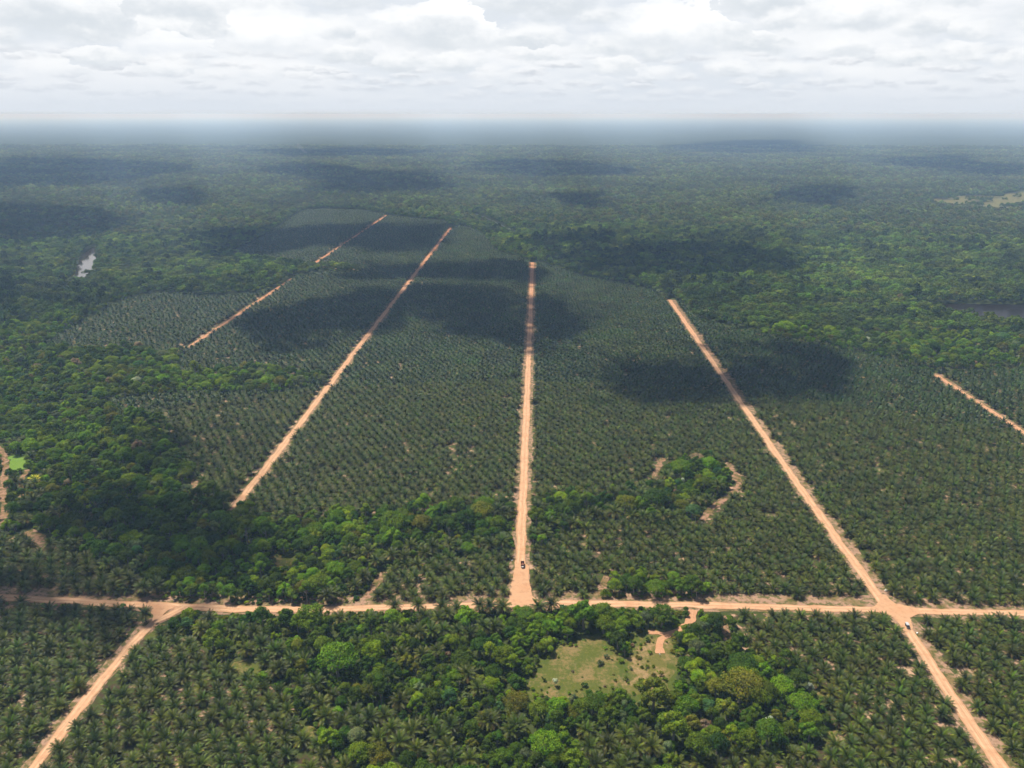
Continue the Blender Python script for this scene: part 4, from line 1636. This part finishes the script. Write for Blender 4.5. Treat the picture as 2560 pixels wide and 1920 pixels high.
for sp in SHADOWS:
    sp = np.array(sp, float)
    sp = sp.mean(0) + (sp - sp.mean(0)) * np.array([1.16, 1.20])
    poly = G(sp, 6.0)
    cx, cy = poly.mean(0)
    dist = math.hypot(cx, cy)
    hc = 1500.0 if dist < 4500 else 0.33 * dist
    off = np.array([SUN_DIR.x, SUN_DIR.y]) / SUN_DIR.z * hc
    x0, y0 = poly.min(0)
    x1, y1 = poly.max(0)
    area = (x1 - x0) * (y1 - y0)
    st = max(13.0, math.sqrt(area / 2600))
    gx, gy = np.meshgrid(np.arange(x0 - st, x1 + st, st), np.arange(y0 - st, y1 + st, st))
    X = (gx + r.uniform(-.5, .5, gx.shape) * st).ravel()
    Y = (gy + r.uniform(-.5, .5, gx.shape) * st).ravel()
    Xw = X + wob(X, Y, 5 * st, 1.6 * st) + wob(Y, X, 15 * st, 4.5 * st)
    Yw = Y + wob(Y, X, 5 * st, 1.4 * st) + wob(X, Y, 13 * st, 3.6 * st)
    ins = inside(poly, Xw, Yw)
    edge = dist_line(np.concatenate([poly, poly[:1]]), Xw, Yw)
    sd = np.where(ins, edge, -edge) / st
    prob = np.clip(0.60 + sd * 0.14, 0, 1)
    k = r.random(len(X)) < prob
    for a in np.nonzero(k)[0]:
        q = min(1.0, max(0.30, 0.40 + 0.14 * sd[a]))
        rr = st * q * r.uniform(0.72, 1.12)
        zz = hc + r.uniform(-0.6, 1.0) * st + max(0, sd[a]) * st * 0.5
        g.add(IV * np.array([rr, rr, rr * 0.7]) + np.array([X[a] + off[0], Y[a] + off[1], zz]), T=IT)
o = g.obj('clouds', [cloud_material()])
for p_ in o.data.polygons:
    p_.use_smooth = True
tag(o, 'broken white cumulus drifting above the plain', 'clouds', None, 'stuff')
print('cloud faces', len(o.data.polygons))


# ------------------------------------------------------------------ vehicles, people and small things
def box_obj(name, size, loc, mat, parent, bevel=0.04, taper=None):
    """a bevelled box; taper = (x, y) shrink of the top face"""
    bm = bmesh.new()
    bmesh.ops.create_cube(bm, size=1.0)
    for v in bm.verts:
        v.co = Vector((v.co.x * size[0], v.co.y * size[1], v.co.z * size[2]))
        if taper and v.co.z > 0:
            v.co.x *= taper[0]
            v.co.y = v.co.y * taper[1] + (taper[2] if len(taper) > 2 else 0)
    if bevel:
        bmesh.ops.bevel(bm, geom=bm.edges[:], offset=bevel, segments=2, affect='EDGES', profile=0.6)
    me = bpy.data.meshes.new(name)
    bm.to_mesh(me)
    bm.free()
    me.materials.append(mat)
    o = bpy.data.objects.new(name, me)
    COL.objects.link(o)
    o.location = loc
    if parent:
        o.parent = parent
    return o


def wheel_obj(x, y, rad, wid, parent, mt, mr):
    g = Geo()
    n = 16
    prof = [(rad * 0.62, -wid / 2), (rad * 0.94, -wid / 2), (rad, -wid * 0.3), (rad, wid * 0.3), (rad * 0.94, wid / 2), (rad * 0.62, wid / 2)]
    V = [(w, math.cos(2 * math.pi * k / n) * q, math.sin(2 * math.pi * k / n) * q) for q, w in prof for k in range(n)]
    Q = [(a * n + k, a * n + (k + 1) % n, ((a + 1) % 6) * n + (k + 1) % n, ((a + 1) % 6) * n + k) for a in range(6) for k in range(n)]
    g.add(V, Q=Q)
    w = g.obj('wheel', [mt], parent)
    w.location = (x, y, rad)
    g = Geo()
    V = [(sx * wid * 0.42, math.cos(2 * math.pi * k / n) * rad * 0.62, math.sin(2 * math.pi * k / n) * rad * 0.62) for sx in (-1, 1) for k in range(n)] + [(-wid * 0.25, 0, 0), (wid * 0.25, 0, 0)]
    T = [(2 * n, (k + 1) % n, k) for k in range(n)] + [(2 * n + 1, n + k, n + (k + 1) % n) for k in range(n)]
    g.add(V, T=T)
    g.obj('rim', [mr], w)
    return w


M_TYRE = plain('tyre', (0.025, 0.024, 0.022), 0.9)
M_RIM = plain('rim', (0.3, 0.29, 0.27), 0.5, 0.5, 0.5)
M_RUST = plain('brown_steel', (0.15, 0.055, 0.028), 0.75, 0.3, 0, 0.35, 1.5)
M_DARKCAB = plain('dark_paint', (0.035, 0.03, 0.03), 0.4, 0.5, 0, 0.2)
M_GLASS = plain('window_glass', (0.02, 0.025, 0.03), 0.08, 0.6)
M_PALE = plain('pale_grey_sheet', (0.40, 0.41, 0.42), 0.5, 0.4, 0, 0.08)
M_WHITE = plain('white_cloth', (0.80, 0.79, 0.76), 0.8, 0.3, 0, 0.08)
M_LAMP = plain('lamp_glass', (0.75, 0.75, 0.72), 0.2, 0.5)


def truck(px, py):
    x, y = G([(px, py)])[0]
    e = empty('cargo_truck', (x + 0.6, y, 0.42), R(2))
    tag(e, 'brown open-bed truck driving along the middle dirt road', 'truck')
    box_obj('chassis', (1.0, 6.4, 0.26), (0, 0, 0.78), M_DARKCAB, e, 0.03)
    # cargo body: floor and four walls of ribbed brown boards
    g = Geo()

    def bx(sx, sy, sz, cx, cy, cz):
        a, b, c = sx / 2, sy / 2, sz / 2
        V = [(cx + i * a, cy + j * b, cz + k * c) for k in (-1, 1) for j in (-1, 1) for i in (-1, 1)]
        g.add(V, Q=[(0, 2, 3, 1), (4, 5, 7, 6), (0, 1, 5, 4), (2, 6, 7, 3), (0, 4, 6, 2), (1, 3, 7, 5)])
    bx(2.36, 4.5, 0.12, 0, 1.05, 1.02)
    for sx in (-1, 1):
        bx(0.08, 4.34, 1.25, sx * 1.14, 1.05, 1.71)
        for k in range(8):
            bx(0.07, 0.10, 1.29, sx * 1.216, -0.95 + k * 0.575, 1.72)
    bx(2.36, 0.08, 1.55, 0, -1.16, 1.86)
    bx(2.36, 0.08, 1.25, 0, 3.26, 1.71)
    g.obj('cargo_body', [M_RUST], e)
    cab = box_obj('cab', (2.2, 1.6, 1.75), (0, -2.15, 1.78), M_RUST, e, 0.10, (0.92, 0.82, 0.10))
    box_obj('windscreen', (1.75, 0.05, 0.66), (0, -0.81, 0.34), M_GLASS, cab, 0.01).rotation_euler = (R(-14), 0, 0)
    box_obj('hood', (1.5, 0.62, 0.62), (0, -1.08, -0.32), M_WHITE, cab, 0.09, (0.9, 0.9))
    for sx in (-1, 1):
        box_obj('headlight', (0.26, 0.06, 0.18), (sx * 0.86, -0.83, -0.5), M_LAMP, cab, 0.02)
        box_obj('mirror', (0.07, 0.10, 0.34), (sx * 1.22, -0.55, 0.35), M_DARKCAB, cab, 0.02)
    for sx in (-1, 1):
        for yy in (-2.2, 1.5, 2.6):
            wheel_obj(sx * 0.98, yy, 0.50, 0.32, e, M_TYRE, M_RIM)


def pickup(px, py):
    x, y = G([(px, py)])[0]
    e = empty('pickup_truck', (x, y, 0.44), R(-6))
    tag(e, 'dark pickup with pale grey load cover near the right junction', 'pickup')
    body = box_obj('body', (1.82, 5.1, 0.72), (0, 0, 0.78), M_DARKCAB, e, 0.12, (0.96, 0.98))
    cab = box_obj('cab', (1.72, 1.9, 0.72), (0, -0.55, 1.46), M_DARKCAB, e, 0.12, (0.84, 0.72, 0.06))
    w = box_obj('windscreen', (1.40, 0.04, 0.56), (0, -0.84, 0.0), M_GLASS, cab, 0.01)
    w.rotation_euler = (R(-27), 0, 0)
    for sx in (-1, 1):
        w = box_obj('side_window', (0.04, 1.1, 0.40), (sx * 0.80, 0.0, 0.05), M_GLASS, cab, 0.01)
        w.rotation_euler = (0, R(-10 * sx), 0)
        box_obj('headlight', (0.30, 0.05, 0.16), (sx * 0.68, -2.545, 0.12), M_LAMP, body, 0.02)
        for yy in (-1.6, 1.55):
            wheel_obj(sx * 0.84, yy, 0.37, 0.24, e, M_TYRE, M_RIM)
    box_obj('load_cover', (1.86, 3.3, 0.16), (0, 0.95, 2.0), M_PALE, e, 0.05, (0.94, 0.96))
    g = Geo()
    for sx in (-1, 1):
        for yy in (0.75, 1.6, 2.4):
            V, Q = tube([(sx * 0.84, yy, 1.1), (sx * 0.84, yy, 1.95)], 0.035, 6)
            g.add(V, Q=Q)
    g.obj('cover_posts', [M_DARKCAB], e)


truck(1127, 1224)
pickup(1960, 1356)


def skinned(name, joints, bones, mat, parent, root=0, sub=1):
    me = bpy.data.meshes.new(name)
    me.from_pydata([j[0] for j in joints], bones, [])
    o = bpy.data.objects.new(name, me)
    COL.objects.link(o)
    md = o.modifiers.new('skin', 'SKIN')
    for v, j in zip(me.skin_vertices[0].data, joints):
        rr = j[1] if isinstance(j[1], tuple) else (j[1], j[1])
        v.radius = rr
        v.use_root = False
    me.skin_vertices[0].data[root].use_root = True
    sb = o.modifiers.new('smooth', 'SUBSURF')
    sb.levels = sub
    sb.render_levels = sub
    me.materials.append(mat)
    if parent:
        o.parent = parent
    return o


M_SKIN = plain('skin', (0.28, 0.15, 0.09), 0.6, 0.3)
M_HAIR = plain('hair', (0.02, 0.015, 0.012), 0.7)
M_TROUSER = plain('beige_cloth', (0.50, 0.42, 0.28), 0.85)


def person(px, py):
    x, y = G([(px, py)])[0]
    e = empty('person', (x, y, 0.13), R(160))
    tag(e, 'person in white shirt and beige trousers standing in the dry clearing', 'person')
    J = [((0, 0, 0.95), (0.15, 0.11)), ((0, 0, 1.18), (0.14, 0.10)), ((0, 0.0, 1.38), (0.17, 0.11)), ((0, 0.0, 1.50), 0.062), ((0, 0.01, 1.60), 0.085), ((0, 0.015, 1.70), 0.085)]
    B = [(0, 1), (1, 2), (2, 3), (3, 4), (4, 5)]
    for s in (-1, 1):
        k = len(J)
        J += [((s * 0.19, 0, 1.42), 0.062), ((s * 0.25, 0.02, 1.16), 0.045), ((s * 0.24, -0.08, 0.92), 0.036), ((s * 0.24, -0.11, 0.83), 0.03)]
        B += [(2, k), (k, k + 1), (k + 1, k + 2), (k + 2, k + 3)]
        k = len(J)
        J += [((s * 0.10, 0, 0.88), 0.095), ((s * 0.11, -0.03, 0.49), 0.062), ((s * 0.12, 0.01, 0.09), 0.045), ((s * 0.13, -0.13, 0.04), 0.04)]
        B += [(0, k), (k, k + 1), (k + 1, k + 2), (k + 2, k + 3)]
        # five fingers from the palm
        for q in range(5):
            f = len(J)
            a = (q - 2) * 0.016
            J += [((s * 0.24, -0.12 + a, 0.79 + (0.02 if q == 0 else 0)), 0.011), ((s * 0.235, -0.125 + a * 1.4, 0.745 + (0.03 if q == 0 else 0) + abs(q - 2) * 0.005), 0.009)]
            B += [(k - 1, f), (f, f + 1)]
    skinned('body', J, B, M_SKIN, e)
    sh = [((0, 0, 0.96), (0.165, 0.125)), ((0, 0, 1.18), (0.155, 0.115)), ((0, 0, 1.38), (0.185, 0.125)), ((0, 0, 1.47), (0.08, 0.075))]
    sb = [(0, 1), (1, 2), (2, 3)]
    for s in (-1, 1):
        k = len(sh)
        sh += [((s * 0.20, 0, 1.41), 0.08), ((s * 0.25, 0.02, 1.20), 0.068)]
        sb += [(2, k), (k, k + 1)]
    skinned('shirt', sh, sb, M_WHITE, e)
    tr = [((0, 0, 0.93), (0.16, 0.12))]
    tb = []
    for s in (-1, 1):
        k = len(tr)
        tr += [((s * 0.10, 0, 0.84), 0.108), ((s * 0.11, -0.03, 0.49), 0.08), ((s * 0.12, 0.01, 0.12), 0.068)]
        tb += [(0, k), (k, k + 1), (k + 1, k + 2)]
    skinned('trousers', tr, tb, M_TROUSER, e)
    hat = Geo()
    n = 18
    V = [(math.cos(2 * math.pi * k / n) * q, 0.015 + math.sin(2 * math.pi * k / n) * q, z) for q, z in ((0.25, 1.735), (0.12, 1.75), (0.105, 1.82), (0.04, 1.85)) for k in range(n)]
    Q = [(a * n + k, a * n + (k + 1) % n, (a + 1) * n + (k + 1) % n, (a + 1) * n + k) for a in range(3) for k in range(n)]
    hat.add(V, Q=Q)
    hat.add([V[3 * n + k] for k in range(n)], T=[(0, k, k + 1) for k in range(1, n - 1)])
    hat.obj('hat', [M_WHITE], e)


person(1425, 1418)


def sack(px, py, label, s):
    x, y = G([(px, py)])[0]
    bm = bmesh.new()
    bmesh.ops.create_icosphere(bm, subdivisions=3, radius=1.0)
    rr = random.Random(int(px))
    ph = [rr.uniform(0, 6) for _ in range(4)]
    for v in bm.verts:
        c = v.co
        k = 1 + 0.12 * math.sin(3 * c.x + ph[0]) * math.cos(4 * c.y + ph[1]) + 0.05 * math.sin(9 * c.x + 7 * c.z + ph[2])
        v.co = Vector((c.x * 0.75 * k, c.y * 0.48 * k, max(-0.28, c.z * 0.40 * k) + 0.28))
        if c.x > 0.7:
            v.co.y *= 0.45
            v.co.z *= 0.6
    me = bpy.data.meshes.new('sack')
    bm.to_mesh(me)
    bm.free()
    for p in me.polygons:
        p.use_smooth = True
    me.materials.append(M_WHITE)
    o = bpy.data.objects.new('sack', me)
    COL.objects.link(o)
    o.location = (x, y, 0.34)
    o.scale = (s, s, s)
    o.rotation_euler = (0, 0, rr.uniform(0, 6))
    tag(o, label, 'sack', 'white sacks left on the verges')


sack(1914, 1277, 'white sack on the verge just above the right junction', 1.7)
sack(1106, 1212, 'white sack beside the middle road, left of the truck', 1.0)
sack(1981, 1369, 'white sack under the palms just below the dark pickup', 1.0)


def far_house(px, py):
    x, y = G([(px, py)])[0]
    e = empty('long_house', (x, y, 0.0), R(-8))
    tag(e, 'long low house with a faded red roof in the far woodland', 'house')
    mw = plain('limewash', (0.55, 0.45, 0.38), 0.9)
    mr = plain('red_roof', (0.42, 0.12, 0.075), 0.8, 0.3, 0, 0.2, 0.6)
    g = Geo()
    L, W, h, rh = 22.0, 9.0, 8.5, 12.5
    g.add([(-L, -W, 0), (L, -W, 0), (L, W, 0), (-L, W, 0), (-L, -W, h), (L, -W, h), (L, W, h), (-L, W, h), (-L, 0, rh - 0.3), (L, 0, rh - 0.3)],
          Q=[(0, 1, 5, 4), (1, 2, 6, 5), (2, 3, 7, 6), (3, 0, 4, 7)], T=[(5, 6, 9), (7, 4, 8)])
    g.obj('wall', [mw], e)
    g = Geo()
    a, b = L + 0.8, W + 1.0
    V = [(-a, -b, h - 0.5), (a, -b, h - 0.5), (a, 0, rh), (-a, 0, rh), (-a, b, h - 0.5), (a, b, h - 0.5)]
    V += [(p[0], p[1], p[2] - 0.25) for p in V]
    g.add(V, Q=[(0, 1, 2, 3), (3, 2, 5, 4), (9, 8, 7, 6), (10, 11, 8, 9), (0, 6, 7, 1), (4, 5, 11, 10), (0, 3, 9, 6), (3, 4, 10, 9), (1, 7, 8, 2), (2, 8, 11, 5)])
    g.obj('roof', [mr], e)


far_house(1757, 460)


def smoke():
    m, t, out = material('smoke')
    v = t.node('ShaderNodeVolumePrincipled')
    v.inputs['Color'].default_value = (0.95, 0.93, 0.91, 1)
    v.inputs['Density'].default_value = 0.009
    t.l.new(v.outputs[0], out.inputs['Volume'])
    x, y = G([(665, 338)])[0]
    g = Geo()
    rr = random.Random(4)
    sc = math.hypot(x, y) / 6400.0
    for k in range(14):
        f = k / 13
        rad = (6 + 9 * f) * sc
        if 0.55 < f < 0.72:
            continue
        p = np.array([x - (6 + 62 * f ** 1.2) * sc + rr.uniform(-4, 4), y + rr.uniform(-8, 8), (16 + 62 * f) * sc])
        g.add(IV * rad * np.array([1.0, 1.0, 1.15]) + p, T=IT)
    o = g.obj('smoke', [m])
    tag(o, 'small pale smoke plume rising from the far forest', 'smoke', None, 'stuff')


smoke()

# --- single shrubs in the two clearings
shrub_me = [s_.mesh('shrub', [M_LEAF]) for s_ in SHRUBS]
shr = [(1340, 1500, 1.0, 'olive green'), (1452, 1410, 1.0, 'olive green'), (1352, 1470, 1.1, 'mid green'), (1362, 1446, 0.8, 'grey green'), (1398, 1442, 0.8, 'mid green'), (1412, 1462, 1.0, 'olive green'), (1384, 1476, 1.2, 'deep green'), (1436, 1470, 0.9, 'fresh green'),
       (1404, 1412, 0.9, 'mid green'), (1380, 1424, 0.8, 'olive green'), (1176, 1472, 0.8, 'deep green'), (1262, 1484, 1.2, 'deep green'), (1237, 1452, 0.6, 'dry brown'), (1296, 1436, 1.3, 'grey green'), (1310, 1422, 1.1, 'grey green'), (1342, 1432, 1.1, 'mid green'), (1322, 1404, 1.0, 'olive green'), (1366, 1396, 0.9, 'dry brown')]
for n_, (a, b, sc_, tn_) in enumerate(shr):
    x, y = G([(a, b)])[0]
    o = bpy.data.objects.new('shrub', shrub_me[n_ % 4])
    COL.objects.link(o)
    o.location = (x, y, 0.1)
    o.scale = (sc_ * 1.1, sc_ * 1.1, sc_)
    o.rotation_euler = (0, 0, n_ * 1.7)
    o['tint'] = [float(v) for v in TINTS[tn_]]
    side = sum(1 for q in shr if (q[0] < 1345) == (a < 1345) and q[3] == tn_ and q[0] <= a)
    tag(o, '%s shrub in the %s clearing, %s of its colour from left' % (tn_, 'grassy' if a < 1345 else 'dry', ordn(side)), 'shrub', 'shrubs in the clearings')

# --- the one yellow palm at the left
x, y = G([(75, 1036)], 6.5)[0]
put_palm(x, y, 6.5, 1.0, 'dying oil palm with bright yellow fronds at the left edge', 'tall palms among the trees', 1, (7.5, 4.6, 0.6))

# ------------------------------------------------------------------ the hazy air over the plain
def haze():
    m, t, out = material('hazy_air')
    v = t.node('ShaderNodeVolumePrincipled')
    v.inputs['Color'].default_value = HAZE_COLOR
    v.inputs['Absorption Color'].default_value = (0.74, 0.62, 1, 1)
    v.inputs['Density'].default_value = HAZE_DENSITY
    v.inputs['Anisotropy'].default_value = 0.15
    t.l.new(v.outputs[0], out.inputs['Volume'])
    z0, z1 = -1.0, H + 8.0
    E = 180000.0
    g = Geo()
    g.add([(-E, -1900, z0), (E, -1900, z0), (E, E, z0), (-E, E, z0), (-E, -1900, z1), (E, -1900, z1), (E, E, z1), (-E, E, z1)],
          Q=[(3, 2, 1, 0), (4, 5, 6, 7), (0, 1, 5, 4), (1, 2, 6, 5), (2, 3, 7, 6), (3, 0, 4, 7)])
    o = g.obj('haze', [m])
    o['kind'] = 'stuff'


HAZE_COLOR = (0.42, 0.64, 1.0, 1)
HAZE_DENSITY = 8.6e-5
haze()
